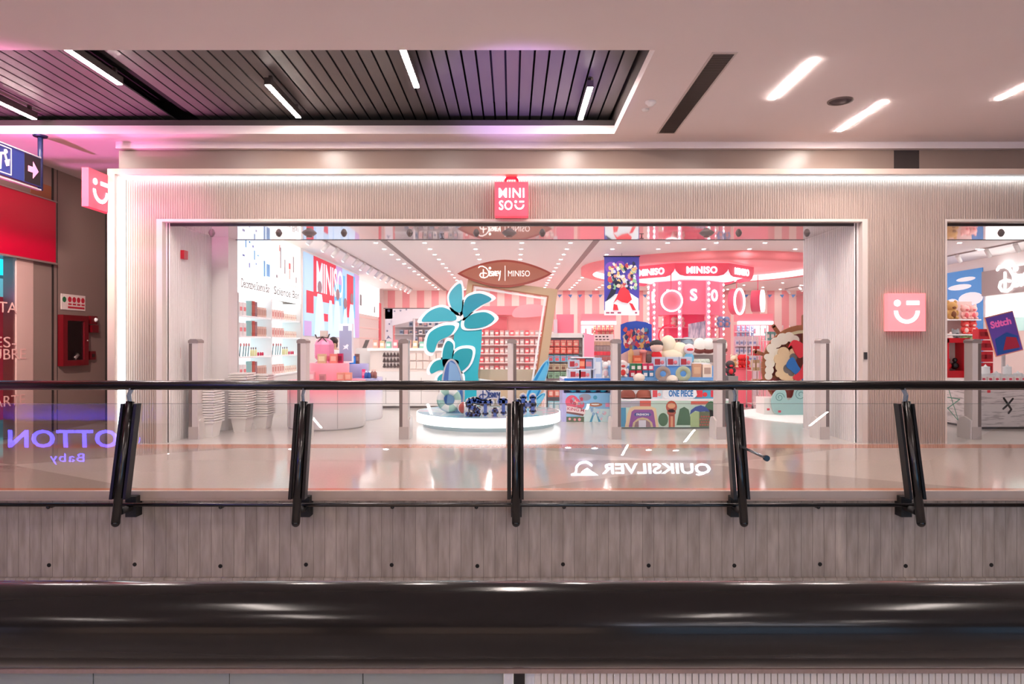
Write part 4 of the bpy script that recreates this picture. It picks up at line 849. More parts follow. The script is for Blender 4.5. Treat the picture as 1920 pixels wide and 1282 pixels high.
# ================================================================ BACK LEFT: low counter, grid of drawers, gondolas
D = 16.2
t = thing('cosmetics_counter', 'long white low counter with tester grid behind the violet table', 'counter', (X(750, D), D, 0))
x0, x1 = X(690, D), X(850, D)
b = MB(); b.box(x0, x1, D, D+.6, .05, .86); b.build('cabinet', M('#efeae7', .35), t)
b = MB()
for i in range(5): b.box(x0+.42*i, x0+.42*i+.01, D-.004, D, .1, .72)
b.box(x0, x1, D-.004, D, .4, .41); b.build('door_joints', M('#a39b98', .5), t)
b = MB(); b.box(x0, x1, D+.1, D+.5, 0, .05); b.build('plinth_base', M('#9d9592', .5), t)
b = MB(); b.box(x0, x1, D+.22, D+.6, .86, 1.36); b.build('tester_block', M('#efe0d8', .4), t)
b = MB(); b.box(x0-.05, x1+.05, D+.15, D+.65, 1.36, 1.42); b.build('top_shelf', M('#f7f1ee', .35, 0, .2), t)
goods('tester_tube', 'cosmetic', 'dark tree-shaped', 'in the grid on the front of the long low counter', lambda b: b.lathe((0, 0, 0), [(.02, 0), (.045, .02), (.02, .06), (.032, .062), (0, .12)], 8), [M('#6a5a58', .5)], [(x0+.35+.082*i, D+.2, .95+.13*j) for i in range(5) for j in range(3)])
goods('sample_card', 'card', 'blush coloured', 'in the grid on the front of the long low counter', lambda b: b.box(-.07, .07, -.02, .0, 0, .17), [M('#f3dcd2', .5)], [(x0+.88+.16*i, D+.2, .93+.2*j) for i in range(7) for j in range(2)])
goods('tester_screen', 'screen', 'small dark tilted', 'behind the long low counter', lambda b: b.add([(0,0,0),(.1,0,0),(.17,.04,.2),(.07,.04,.2),(0,.02,0),(.1,.02,0),(.17,.06,.2),(.07,.06,.2)], [(0,1,2,3),(7,6,5,4),(0,4,5,1),(1,5,6,2),(2,6,7,3),(3,7,4,0)]), [M('#5f5654', .4)], [(x0-.3+.42*i+(.3 if i > 2 else 0), D+.75, 1.42) for i in range(5)])
b = MB(); b.box(x0-.45, x0+1.9, D+.7, D+.95, 0, 1.42); tag(b.build('back_counter', M('#e9e3e0', .4)), 'plain white counter block behind the long low counter', 'counter')
for i, (c, n_) in enumerate((('#f1b6a0', 'apricot'), ('#e7c9a0', 'pale gold'), ('#8fd0b9', 'mint green'), ('#e98a94', 'rose red'), ('#f5d7d2', 'blush white'))):
    goods('perfume_pack', 'box', n_, 'on the top shelf of the long low counter', carton(.11, .09, .2-.02*(i % 3), .4), [M(c, .4), M('#fbf3ee', .5)], [(x0+.12+.16*i+.8*k_, D+.3, 1.42) for k_ in range(2)])
# white arched merchandising wall behind
D = 22.5
t = thing('merchandising_wall', 'white display wall with small stars around crowded accessory shelves', 'display wall', (X(780, D), D, 0))
x0, x1 = X(722, D), X(866, D)
b = MB(); b.box(x0, X(736, D), D, D+.1, 0, 2.68); b.box(x0, x1, D, D+.1, 2.35, 2.68); b.prism([(X(736, D), 2.12), (X(775, D), 2.28), (X(775, D), 2.36), (X(736, D), 2.36)], (0, D, 0), Xa, Za, -.1); b.box(X(775, D), X(778, D), D, D+.1, 1.5, 2.36); b.build('face_panel', M('#efe8ea', .5), t)
b = MB(); b.box(x0-.05, x1, D, D+.12, 2.68, 2.71); b.build('top_line', M('#7d6f6f', .5), t)
b = MB(); b.box(X(736, D), x1, D+.5, D+.55, 0, 2.4); b.build('back_panel', M('#e0d3d4', .5), t)
b = MB()
for px_, py_, s_ in ((729, 581, .05), (740, 582, .03), (751, 581, .04), (730, 606, .03), (726, 619, .04), (762, 579, .03)):
    O = (X(px_, D), D-.003, Z(py_, D))
    for aa in (0, 60, 120): b.stroke([(-s_*cos(radians(aa)), -s_*sin(radians(aa))), (s_*cos(radians(aa)), s_*sin(radians(aa)))], O, Xa, Za, .012, .003, False)
b.prism([(-.08,-.06),(-.02,.07),(.03,.0),(.1,-.05),(.0,-.02)], (X(729, D), D-.003, Z(631, D)), Xa, Za, .003); b.build('star_prints', M('#7b7f99', .5), t)
sh = [(c_, n_) for c_, n_ in (('#a7b3c7', 'grey blue'), ('#f0c1be', 'rosy'), ('#c9b9ae', 'sandy'), ('#8b8798', 'slate'), ('#f4ece8', 'off-white'))]
for j, (rn, z) in enumerate((('first', .95), ('second', 1.25), ('third', 1.55), ('fourth', 1.85), ('top', 2.1))):
    b = MB(); b.box(X(737, D), x1, D+.2, D+.5, z-.015, z); b.build('shelf', WHITE, t)
    for i, (c_, n_) in enumerate(sh):
        h_ = .14+.03*((i*3+j) % 3)
        goods('accessory_pack', 'package', n_, f'on the {rn} shelf of the white accessory wall', carton(.12, .08, h_, .4), [M(c_, .5), M('#d9a9a4' if i % 2 else '#5f6a83', .5)], [(X(741, D)+.16*(i+j*2 % 5)+.85*q, D+.3, z) for q in range(3) if X(741, D)+.16*(i+j*2 % 5)+.85*q < x1-.1])
def speckle(nm, x0, x1, z0, z1, D, n, pal, r, parent, e=0):
    b = MB(); rs = random.Random(len(nm)*7+n)
    for i in range(n):
        b.m(rs.randrange(len(pal))); cx_, cz_ = rs.uniform(x0+r, x1-r), rs.uniform(z0+r, z1-r); m_ = rs.randint(5, 9); a0 = rs.uniform(0, 3)
        b.prism([(cx_+r*rs.uniform(.4, 1)*cos(a0+2*pi*k/m_), cz_+r*rs.uniform(.5, 1.3)*sin(a0+2*pi*k/m_)) for k in range(m_)], (0, D-.0004*i, 0), Xa, Za, -.001)
    return b.build(nm, [M(c, .5, 0, e) for c in pal], parent)
# ================================================================ STAFF MEMBER half hidden behind the perfume table
import bmesh
def skin(name, chain, mat, parent, sub=2):
    bm = bmesh.new(); lay = bm.verts.layers.skin.verify(); V_ = {}
    for n_, (p, r) in chain[0].items():
        v = bm.verts.new([p[i]-PW[parent][i] for i in range(3)]); v[lay].radius = (r, r) if not isinstance(r, tuple) else r; V_[n_] = v
    for a_, c_ in chain[1]: bm.edges.new((V_[a_], V_[c_]))
    bm.verts.ensure_lookup_table(); V_[chain[2]][lay].use_root = True
    me = bpy.data.meshes.new(name); bm.to_mesh(me); bm.free(); me.materials.append(mat)
    o = bpy.data.objects.new(name, me); COL.objects.link(o); o.parent = parent; PW[o] = PW[parent]
    m = o.modifiers.new('skin', 'SKIN'); m.use_smooth_shade = True; s_ = o.modifiers.new('sub', 'SUBSURF'); s_.levels = sub; s_.render_levels = sub
    return o
px0, py0 = X(625, 15.3), 15.3
t = thing('person', 'person with dark hair and white top standing behind the oversized perfume bottle', 'person', (px0, py0, 0))
A = lambda x, y, z: (px0+x, py0+y, z)
J = {'pel': (A(0,0,.92), .13), 'bel': (A(0,0,1.08), .12), 'ch': (A(0,0,1.28), .14), 'nk': (A(0,0,1.42), .055), 'hd': (A(0,-.01,1.52), .085), 'tp': (A(0,0,1.6), .07)}
Ed = [('pel','bel'),('bel','ch'),('ch','nk'),('nk','hd'),('hd','tp')]
for s_, q in ((-1, 'l'), (1, 'r')):
    J.update({'hp'+q: (A(.1*s_,0,.86), .09), 'kn'+q: (A(.1*s_,-.02,.48), .06), 'an'+q: (A(.1*s_,.0,.1), .04), 'ft'+q: (A(.1*s_,-.13,.04), .035),
              'sh'+q: (A(.18*s_,0,1.34), .06), 'el'+q: (A(.23*s_,-.03,1.08), .042), 'wr'+q: (A(.2*s_,-.2,.95), .028), 'pa'+q: (A(.19*s_,-.27,.93), .03)})
    Ed += [('pel','hp'+q),('hp'+q,'kn'+q),('kn'+q,'an'+q),('an'+q,'ft'+q),('ch','sh'+q),('sh'+q,'el'+q),('el'+q,'wr'+q),('wr'+q,'pa'+q)]
    for i in range(5):
        dx = (-.03+.015*i); L_n = (.05, .075, .08, .075, .06)[i]
        J[f'f{q}{i}'] = (A(.19*s_+dx, -.3 if i else -.27, .925), .01); J[f'g{q}{i}'] = (A(.19*s_+dx*1.3, -.3-L_n*.6, .915), .008)
        Ed += [('pa'+q, f'f{q}{i}'), (f'f{q}{i}', f'g{q}{i}')]
skin('body', (J, Ed, 'pel'), M('#c99a80', .5), t)
b = MB(); b.ball(A(0, .02, 1.585), .1, .11, .1, 14, 10); b.ball(A(0, .06, 1.5), .085, .06, .11, 12, 8); b.build('hair', M('#2a1a16', .5), t)
b = MB()
for s_ in (-1, 1): b.ball(A(.032*s_, -.088, 1.535), .013, .01, .009, 8, 6); b.ball(A(.09*s_, -.005, 1.52), .012, .02, .028, 8, 6)
b.ball(A(0, -.1, 1.505), .012, .018, .02, 8, 6); b.build('face_features', M('#8a5c4c', .5), t)
b = MB(); b.ball(A(0, -.088, 1.475), .025, .01, .007, 8, 6); b.build('mouth', M('#a0474a', .5), t)
K = {'a': (A(0,0,.9), .15), 'b': (A(0,0,1.1), .14), 'c': (A(0,0,1.3), .155), 'd': (A(0,0,1.39), .08)}; E2 = [('a','b'),('b','c'),('c','d')]
for s_, q in ((-1, 'l'), (1, 'r')): K.update({'s'+q: (A(.185*s_,0,1.335), .075), 'e'+q: (A(.22*s_,-.015,1.16), .06)}); E2 += [('c','s'+q),('s'+q,'e'+q)]
skin('shirt', (K, E2, 'a'), M('#efe9e6', .7), t)
K = {'a': (A(0,0,.9), .145)}; E2 = []
for s_, q in ((-1, 'l'), (1, 'r')): K.update({'h'+q: (A(.1*s_,0,.83), .1), 'k'+q: (A(.1*s_,-.02,.48), .075), 'n'+q: (A(.1*s_,0,.12), .055)}); E2 += [('a','h'+q),('h'+q,'k'+q),('k'+q,'n'+q)]
skin('trousers', (K, E2, 'a'), M('#2b2a33', .7), t)
# ================================================================ PEG RACK (red packets) right of the plinth
D = 14.9; x0, x1 = X(1027, D), X(1084, D)
t = thing('peg_rack', 'white peg rack of red and pale packets right of the tilted frame', 'shelf rack', ((x0+x1)/2, D+.2, 0))
b = MB(); b.box(x0-.03, x1+.1, D+.25, D+.3, .05, 1.66); b.build('back_panel', M('#ece4e0', .5), t)
b = MB(); b.box(x0-.05, x1+.12, D, D+.32, 1.66, 1.76); b.build('top_board', M('#f6efe8', .4), t)
b = MB(); b.box(x0-.05, x1+.12, D-.05, D+.3, 0, .1); b.build('base', M('#d9d0cb', .5), t)
b = MB(); b.box(x0-.06, x0-.03, D, D+.3, 0, 1.72); b.box(x1+.1, x1+.13, D, D+.3, 0, 1.72); b.build('side_rails', M('#efe8e4', .4), t)
def packet(w, h):
    def f(b):
        b.box(-w/2, w/2, -.02, .02, 0, h); b.m(1).box(-w*.3, w*.3, -.024, -.02, h*.15, h*.6); b.box(-w*.4, w*.4, -.023, -.02, h*.72, h*.85); b.m(0)
    return f
for rn, py_, c, n_, c2 in (('top', 648, '#f0685f', 'coral red', '#f8c2a8'), ('second', 661.5, '#ee5a4a', 'bright red', '#f8b09a'), ('third', 677, '#8cc8e2', 'sky blue', '#e2606a'), ('fourth', 693, '#d8c7a4', 'sandy beige', '#8f6a55'), ('fifth', 708, '#a5cdaa', 'soft green', '#6f8a72'), ('sixth', 743, '#ef7d68', 'salmon red', '#fbd2c0'), ('lowest', 768, '#9fd3dc', 'pale blue', '#e8f0f0')):
    z = Z(py_, D)
    b = MB(); b.box(x0-.02, x1+.1, D+.1, D+.25, z-.012, z-.004); b.build('shelf_bar', M('#b9a9a5', .4), t)
    for k_ in range(1):
        goods('hanging_packet', 'package', n_, f'in the {rn} row of the white peg rack', packet(.125, .14 if py_ < 715 else .2), [M(c, .5), M(c2, .5)], [(x0+.07+.138*i, D+.08, z) for i in range(5)])
# pink wall boards farther back
D = 22.0
b = MB(); b.box(X(1043, D), X(1076, D), D, D+.05, 1.5, Z(588, D)); b.m(1).box(X(1038, D), X(1044, D), D-.3, D-.02, Z(624, D), Z(598, D)); tag(b.build('partition_board', [M('#f48da3', .5), M('#dfd3dc', .4)]), 'flat pink partition board behind the white peg rack', 'partition')
def wallunit(D, p0, p1, side, label, nm):
    t = thing('pink_wall_cabinet', label, 'shelf unit', ((X(p0, D)+X(p1, D))/2, D+.2, 0))
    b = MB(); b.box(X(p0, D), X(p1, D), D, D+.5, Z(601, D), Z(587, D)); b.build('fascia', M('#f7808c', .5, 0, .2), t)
    b = MB(); b.box(X(p0, D), X(p1, D), D-.05, D+.1, Z(607, D), Z(601, D)); b.build('light_bar', M('#fff2f4', .5, 0, 2.2), t)
    b = MB(); b.box(X(p0, D), X(p1, D), D+.45, D+.5, 0, Z(607, D)); b.build('back_panel', M('#f58a98', .5, 0, .12), t)
    b = MB(); m_ = (p0+p1)/2; q0, q1 = (p0+2, m_-4) if side < 0 else (m_-4, p1-3)
    b.box(X(q0, D), X(q1, D), D+.3, D+.34, Z(627, D), Z(609, D)); p = b.build('lit_picture', M('#fff7f6', .5, 0, 1.6), t)
    b = MB(); b.box(X(q0+6, D), X(q0+10, D), D+.295, D+.3, Z(624, D), Z(614, D)); b.box(X(q1-8, D), X(q1-4, D), D+.295, D+.3, Z(624, D), Z(613, D)); b.build('picture_marks', M('#e8a6b4', .5), p)
    return t
t = wallunit(25, 1090, 1155, -1, 'pink wall cabinet with a glowing bar left of the hanging banner', 'l')
D = 25
for j, (rn, py_) in enumerate((('upper', 618), ('lower', 629))):
    b = MB(); b.box(X(1112, D), X(1152, D), D+.05, D+.45, Z(py_, D)-.02, Z(py_, D)); b.build('shelf', M('#c94a55', .5), t)
    goods('plush_toy', 'plush toy', 'tiny cream', f'on the {rn} shelf of the pink cabinet left of the banner', plush(.17), [M('#f0dcc0', .8), M('#c98a6a', .8)], [(X(1116, D)+.16*i, D+.2, Z(py_, D)) for i in range(5)])
t = wallunit(25, 1384, 1449, 1, 'pink wall cabinet with a glowing bar right of the carousel column', 'r')
for j, (rn, py_) in enumerate((('top', 620), ('middle', 633), ('bottom', 645))):
    b = MB(); b.box(X(1385, D), X(1414, D), D+.05, D+.45, Z(py_, D)-.03, Z(py_, D)); b.build('shelf', M('#f1eaf2', .5), t)
    goods('plush_toy', 'plush toy', 'small blue', f'on the {rn} shelf of the pink cabinet right of the column', plush(.2), [M('#a9c4e8', .8), M('#e6edf8', .8)], [(X(1388, D)+.17*i, D+.2, Z(py_, D)) for i in range(4)])
D = 23.0; x0, x1 = X(868, D), X(1036, D)
t = thing('pink_shelf_wall', 'pink shelf wall with rows of small goods seen through the tilted frame', 'shelf unit', ((x0+x1)/2, D, 0))
b = MB(); b.box(x0, x1, D+.5, D+.55, 0, 2.6); b.build('back_panel', M('#f6b3b2', .5, 0, .1), t)
b = MB(); b.box(x0, x1, D, D+.5, 2.5, 2.8); b.build('fascia', M('#f07f88', .5, 0, .15), t)
b = MB(); b.prism(smooth([(X(965, D), 2.42), (X(966, D), 2.72), (X(990, D), 2.86), (X(1020, D), 2.8), (X(1024, D), 2.5)], 4), (0, D-.02, 0), Xa, Za, .03); b.build('cloud_board', M('#f5a6ad', .5), t)
b = MB(); b.box(X(905, D), X(950, D), D+.3, D+.5, 1.9, 2.45); b.build('pink_board', M('#ea7f86', .5), t)
for j, z in enumerate((.3, .6, .9, 1.2, 1.5, 1.8)):
    b = MB(); b.box(x0, x1, D+.05, D+.5, z-.03, z); b.build('shelf', M('#f7ece8', .4), t)
    for c, n_, o_ in (('#e9646c', 'coral', 0), ('#f2b8b0', 'blush', 1), ('#c9b7b4', 'greyish', 2)):
        goods('small_package', 'package', n_, f'on the {["lowest","second","third","fourth","fifth","top"][j]} shelf of the pink shelf wall', carton(.13, .1, .18, .4), [M(c, .5), M('#f7efe9', .5)], [(x0+.12+.17*(3*i+o_), D+.15, z) for i in range(6)])
# ================================================================ HANGING BANNER
D = 17.0; x0, x1 = X(1133, D), X(1198.5, D); z0, z1 = Z(589.5, D), Z(480, D)
t = thing('hanging_banner', 'tall violet and red picture banner hanging left of the pink carousel', 'banner', ((x0+x1)/2, D, z0))
b = MB(); b.box(x0, x1, D, D+.012, z0+.12, z1); b.m(1).box(x0, x1, D, D+.012, z0, z0+.12); b.build('cloth', [M('#4a46a8', .5, 0, .15), M('#f6f1f3', .5, 0, .2)], t)
b = MB(); b.tube([(x0-.02, D, z1+.01), (x1+.02, D, z1+.01)], .014, 8); b.tube([((x0+x1)/2, D, z1), ((x0+x1)/2, D, SC)], .004, 6); b.build('hanging_rod', M('#3a3550', .4), t)
def art(nm, c, shapes, off, e=.15, d_=None):
    W_, H_ = x1-x0, z1-z0-.12
    for q in shapes:
        b = MB()
        if q[0] == 'o': b.prism([(x0+W_*q[1]+W_*q[3]*cos(a_), z0+.12+H_*q[2]+H_*(q[4] if len(q) > 4 else q[3]*.6)*sin(a_)) for a_ in [2*pi*i/14 for i in range(14)]], (0, D-off, 0), Xa, Za, -.001)
        else: b.prism([(x0+W_*u, z0+.12+H_*v) for u, v in q[1]], (0, D-off, 0), Xa, Za, -.001)
        b.build(nm, M(c, .5, 0, e), t)
art('violet_patches', '#7a4ab8', [('o', .2, .8, .18), ('o', .45, .84, .14), ('o', .8, .6, .2)], .002)
art('pale_ground', '#dff0f2', [('p', [(.02, 0), (.98, 0), (.98, .22), (.7, .34), (.3, .3), (.02, .16)])], .003, .25)
W_, H_ = x1-x0, z1-z0-.12; zq = z0+.12
speckle('crowd_print', x0+.05*W_, x1-.03*W_, zq+.36*H_, zq+.92*H_, D-.006, 95, ['#f0d9c2', '#e8a090', '#f7efe6', '#c2485a', '#8fc49a', '#2e3154', '#e7c27a', '#d8e4f0'], .06, t, .1)
art('dark_patches', '#23263f', [('p', [(.03, .16), (.2, .4), (.34, .38), (.3, .3), (.16, .22)]), ('o', .37, .5, .09, .045)], .05, .05)
art('face_patch', '#f2cdb4', [('o', .4, .455, .06, .035)], .052, .1)
art('red_patches', '#e23440', [('p', [(.24, .12), (.34, .24), (.44, .4), (.56, .44), (.7, .36), (.78, .2), (.66, .13), (.5, .15), (.36, .2)]), ('p', [(.24, 0), (.26, .12), (.36, .1), (.4, 0)]), ('p', [(.7, .14), (.8, .0), (.9, 0), (.8, .12)])], .054, .25)
b = MB()
for u, w in ((.05, .1), (.18, .1), (.38, .1), (.88, .06)): b.box(x0+(x1-x0)*u, x0+(x1-x0)*(u+w), D-.002, D, z0+.04, z0+.08)
b.build('small_print', M('#b05470', .5), t)
# ================================================================ PINK CAROUSEL
ccx, ccy = 5.6, 20.1
t = thing('ceiling_ring', 'wide round pink ceiling ring with a bright light band over the carousel', 'ceiling decoration', (ccx, ccy, SC-.2))
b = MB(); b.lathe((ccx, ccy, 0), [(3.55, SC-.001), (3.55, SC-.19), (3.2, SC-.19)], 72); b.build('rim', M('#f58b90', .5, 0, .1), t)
b = MB(); b.lathe((ccx, ccy, 0), [(3.2, SC-.19), (3.2, SC-.02)], 72); b.build('light_band', M('#fff2f0', .5, 0, 1.2), t)
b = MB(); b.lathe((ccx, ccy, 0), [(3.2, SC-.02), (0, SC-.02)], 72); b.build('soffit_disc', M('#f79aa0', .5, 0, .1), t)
kx, ky = 5.2, 20.5
t = thing('carousel_column', 'pink octagonal carousel column with bulbs and glowing letter signs', 'display column', (kx, ky, 0))
def og(r, k, rot=22.5): a_ = radians(-90+rot+45*k); return (kx+r*cos(a_), ky+r*sin(a_))
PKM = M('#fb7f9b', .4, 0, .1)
rc = .95/cos(radians(22.5))
b = MB(); P_ = [og(rc, k) for k in range(8)]
b.add([(p[0], p[1], 2.37) for p in P_]+[(p[0], p[1], 3.34) for p in P_], [(i, (i+1) % 8, (i+1) % 8+8, i+8) for i in range(8)]+[tuple(range(8)), tuple(range(15, 7, -1))]); b.build('upper_drum', PKM, t)
b = MB(); P_ = [og(rc*.55, k) for k in range(8)]
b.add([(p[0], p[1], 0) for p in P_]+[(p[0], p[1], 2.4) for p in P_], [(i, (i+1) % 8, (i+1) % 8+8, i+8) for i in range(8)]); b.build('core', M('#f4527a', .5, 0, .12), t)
for z in (.5, 1.1, 1.62, 2.0):
    P_ = [og(rc*.97, k) for k in range(8)]; b = MB(); b.add([(p[0], p[1], z-.015) for p in P_]+[(p[0], p[1], z+.01) for p in P_], [(i, (i+1) % 8, (i+1) % 8+8, i+8) for i in range(8)]+[tuple(range(7, -1, -1)), tuple(range(8, 16))]); b.build('shelf', M('#f87c98', .4), t)
BULB = M('#fff0f6', .5, 0, 3)
bp = MB(); 
for k in range(8):
    p = og(rc, k); q = og(rc+.03, k)
    b = MB(); b.box(p[0]-.05, p[0]+.05, p[1]-.05, p[1]+.05, .0, 3.34); fr_ = b.build('corner_post', M('#ffa3b8', .4, 0, .05), t)
    b = MB()
    for j in range(19): b.ball((q[0]+(q[0]-kx)*.04, q[1]+(q[1]-ky)*.04, 3.26-.162*j), .038, None, None, 8, 6)
    bo = b.build('bulb_string', BULB, fr_)
for k, ch in ((0, 'I'), (1, 'N'), (6, 'I'), (7, 'S'), (8, 'O'), (5, 'N')):
    pass
def face(k, r): a_ = radians(-90+45*k); return Vector((kx+r*cos(a_), ky+r*sin(a_), 0)), Vector((-sin(a_), cos(a_), 0))
for k, ch in ((0, 'S'), (1, 'O'), (-1, 'I'), (-2, 'N'), (2, 'M'), (3, 'I'), (4, 'N'), (-3, 'I')):
    o_, u_ = face(k, .95+.002); b = MB(); b.text(ch, (o_.x, o_.y, 2.93), u_, Za, None, .34, .02, .02); b.build('letter_sign', M('#fff8f8', .5, 0, 2.2), t)
for k in range(8):
    o_, u_ = face(k, 1.8); w = 1.8*math.tan(radians(22.5))
    b = MB(); sc_ = [(-w, 3.74), (-w, 3.62), (-w*.94, 3.52), (-w*.8, 3.42), (-w*.6, 3.385), (w*.6, 3.385), (w*.8, 3.42), (w*.94, 3.52), (w, 3.62), (w, 3.74)]
    b.prism(sc_[::-1], (o_.x, o_.y, 0), u_, Za, -.0) if False else b.prism(sc_, (o_.x, o_.y, 0), u_, Za, .03)
    p = b.build('canopy_panel', M('#f5647e', .4, 0, .04), t)
    if k in (0, 1, 7, 2, 6):
        b = MB(); b.text('MINISO', (o_.x, o_.y, 3.55), u_, Za, .84, .19, .02, .02, 0, 1.05); b.build('canopy_lettering', M('#fff8f8', .5, 0, 2.2), p)
b = MB(); b.lathe((kx, ky, 0), [(1.9, 3.6), (1.7, 3.45), (1.0, 3.36)], 8, False, (radians(-112.5), radians(247.5))); b.build('canopy_lining', M('#ffe0e4', .5, 0, .6), t)
# plush on the column shelves
goods('plush_toy', 'plush toy', 'pale blue round', 'on the right face of the carousel column', plush(.3, 0), [M('#8fb4e0', .8), M('#e3a9a4', .8)], [(X(1350, 19.9), ky-.62, 2.01), (X(1364, 19.9), ky-.5, 2.01)])
goods('plush_toy', 'plush toy', 'cream round', 'on the left face of the carousel column', plush(.3, 0), [M('#efd6cd', .8), M('#f2a7ae', .8)], [(X(1266, 19.9), ky-.5, 2.01), (X(1277, 19.9), ky-.6, 2.01)])
def holo(nt, N, L, b):
    tc = N.new('ShaderNodeTexCoord'); mp = N.new('ShaderNodeMapping'); mp.inputs['Scale'].default_value = (14, 14, 2.5); L.new(tc.outputs['Object'], mp.inputs[0]); no = N.new('ShaderNodeTexNoise'); L.new(mp.outputs[0], no.inputs[0]); no.inputs['Scale'].default_value = 1.5
    cr = N.new('ShaderNodeValToRGB'); L.new(no.outputs[0], cr.inputs[0]); e = cr.color_ramp.elements; e[0].position = .35; e[0].color = (.3, .3, .45, 1); e[1].position = .65; e[1].color = (.85, .75, .85, 1); L.new(cr.outputs[0], b.inputs['Base Color']); b.inputs['Roughness'].default_value = .2
b = MB(); y = 18.6; b.prism([(X(1291, y), Z(655, y)), (X(1324, y), Z(655, y)), (X(1323, y), Z(600, y)), (X(1291, y), Z(606, y))], (0, y, 0), Xa, Za, .03); b.box(X(1300, y), X(1315, y), y+.03, y+.06, 0, Z(640, y)); tag(b.build('shimmer_board', nodemat('holo', holo)), 'shimmering silver violet board in front of the carousel column', 'display board')
# round hanging drum signs
def drum(x, y, z, r, rot, label, bw=.12):
    t = thing('round_hanging_sign', label, 'sign', (x, y, z-r), 'round hanging signs of the carousel'); a_ = radians(rot); n_ = Vector((sin(a_), -cos(a_), 0)); u_ = Vector((cos(a_), sin(a_), 0)); C_ = Vector((x, y, z))
    def rg(b, r_, o): return [(C_+u_*r_*cos(2*pi*i/28)+Vector((0, 0, 1))*r_*sin(2*pi*i/28)+n_*o) for i in range(28)]
    def shell(prof, m, nm):
        b = MB(); vs = []
        for r_, o in prof: vs += rg(b, r_, o)
        b.add(vs, [(i*28+k, i*28+(k+1) % 28, (i+1)*28+(k+1) % 28, (i+1)*28+k) for i in range(len(prof)-1) for k in range(28)], True); b.build(nm, m, t)
    shell([(.001, bw*.6), (r*.88, bw*.6)], M('#f08a9c', .5, 0, .05), 'front_face'); shell([(r*.86, bw), (r, bw), (r, bw*.6), (r*.88, bw*.6), (r*.86, bw)], M('#fff7f7', .5, 0, 1.5), 'white_ring'); shell([(r*.97, bw*.6), (r*.97, -bw), (.001, -bw)], M('#f0708c', .4), 'drum')
    b = MB(); b.tube([(x, y, z+r*.95), (x, y, 3.5)], .012, 8); b.build('hanger', M('#f0708c', .4), t)
drum(X(1258, 18.6), 18.6, Z(563, 18.6), .3, 0, 'round pink hanging sign with white ring left of the glowing S')
drum(X(1421, 19.6), 19.6, Z(563, 19.6), .32, 62, 'round pink hanging sign seen from its edge right of the glowing O', .16)
drum(X(1381, 21.3), 21.3, Z(564, 21.3), .42, 50, 'round hanging sign mostly hidden behind the right string of bulbs')
# bunting
bun = thing('bunting', 'string of small blue triangular flags along the pink striped wall', 'bunting', (5, 28.2, 3.4))
fl = M('#5f8fce', .6)
for i, px_ in enumerate(list(range(1050, 1132, 19))+list(range(1209, 1250, 18))+list(range(1400, 1508, 22))):
    y = 28.2; x, z = X(px_, y), Z(553, y); w = .09 if i % 2 else -.09
    b = MB(); b.prism([(x-.09, z+.04), (x+.09, z+.05), (x+w*.3, z-.09)], (0, y, 0), Xa, Za, .006)
    b.build('flag', fl, bun)
b = MB(); b.tube([(X(1042, 28.2), 28.21, Z(551, 28.2)), (X(1508, 28.2), 28.21, Z(551, 28.2))], .006, 5); b.m(0).tube([(X(1508, 28.2), 28.2, Z(551, 28.2)), (X(1508, 28.2), 29.0, Z(551, 28.2))], .006, 5).tube([(X(1042, 28.2), 28.2, Z(551, 28.2)), (X(1042, 28.2), 29.0, Z(551, 28.2))], .006, 5); b.build('cord', M('#d8a2a4', .6), bun)
# red ring sign half hidden
y = 17.6; b = MB(); x, z = X(1252, y), Z(628, y)
b.stroke(arc(0, 0, .28, 60, 300, 18), (x+.05, y, z), Xa, Za, .035, .02, False); b.box(x+.03, x+.07, y, y+.02, 0, z-.2); tag(b.build('red_arch_sign', M('#d92a4a', .4, 0, .3)), 'red curved ring sign in front of the striped wall left of the column', 'sign')
# ================================================================ BOX DISPLAY (lilac sided) with printed front
D = 13.35; x0, x1 = X(1062, D), X(1149, D)
t = thing('box_display', 'lilac sided display box with blue top edge and amusement park print', 'display table', ((x0+x1)/2, D+.4, 0))
LIL = M('#b9b3e0', .4); BLU2 = M('#1f77d2', .4)
b = MB(); b.box(x0-.08, x1, D, D+.8, 0, .56); b.build('body', LIL, t)
b = MB(); b.box(x0-.08, x0-.05, D, D+.8, .56, .84); b.box(x1-.03, x1, D, D+.8, .56, .84); b.box(x0-.05, x1-.03, D+.45, D+.8, .56, .84); b.build('niche_walls', LIL, t)
b = MB(); b.box(x0-.08, x1, D, D+.8, .84, .85); b.m(1).box(x0-.04, x1, D-.01, D, .74, .85); b.build('top_board', [M('#efeef8', .4), BLU2], t)
w, h = x1-x0, .56
def pr(nm, c, shapes, off=.002, D_=D, X0=None, W_=None, H_=None, par=None):
    X0 = x0 if X0 is None else X0; W_ = W_ or w; H_ = H_ or h
    for q in shapes:
        b = MB()
        if q[0] == 'o': pts = [(X0+W_*q[1]+q[3]*cos(a_), H_*q[2]+(q[4] if len(q) > 4 else q[3])*sin(a_)) for a_ in [2*pi*i/16 for i in range(16)]]
        elif q[0] == 'r': pts = [(X0+W_*q[1], H_*q[3]), (X0+W_*q[2], H_*q[3]), (X0+W_*q[2], H_*q[4]), (X0+W_*q[1], H_*q[4])]
        else: pts = [(X0+W_*u, H_*v) for u, v in q[1]]
        b.prism(pts, (0, D_-off, 0), Xa, Za, -.001)
        b.build(nm, M(c, .5), par or t)
pr('sky_print', '#8fc6ea', [('r', 0, 1, .0, 1)], .002); pr('haze_print', '#d9f0ee', [('r', .3, 1, 0, .45)], .003)
pr('red_stall_print', '#e8607a', [('o', .12, .7, .13), ('o', .3, .6, .08)], .004); pr('grey_bowl_print', '#9a9fb0', [('o', .4, .86, .12, .07)], .005)
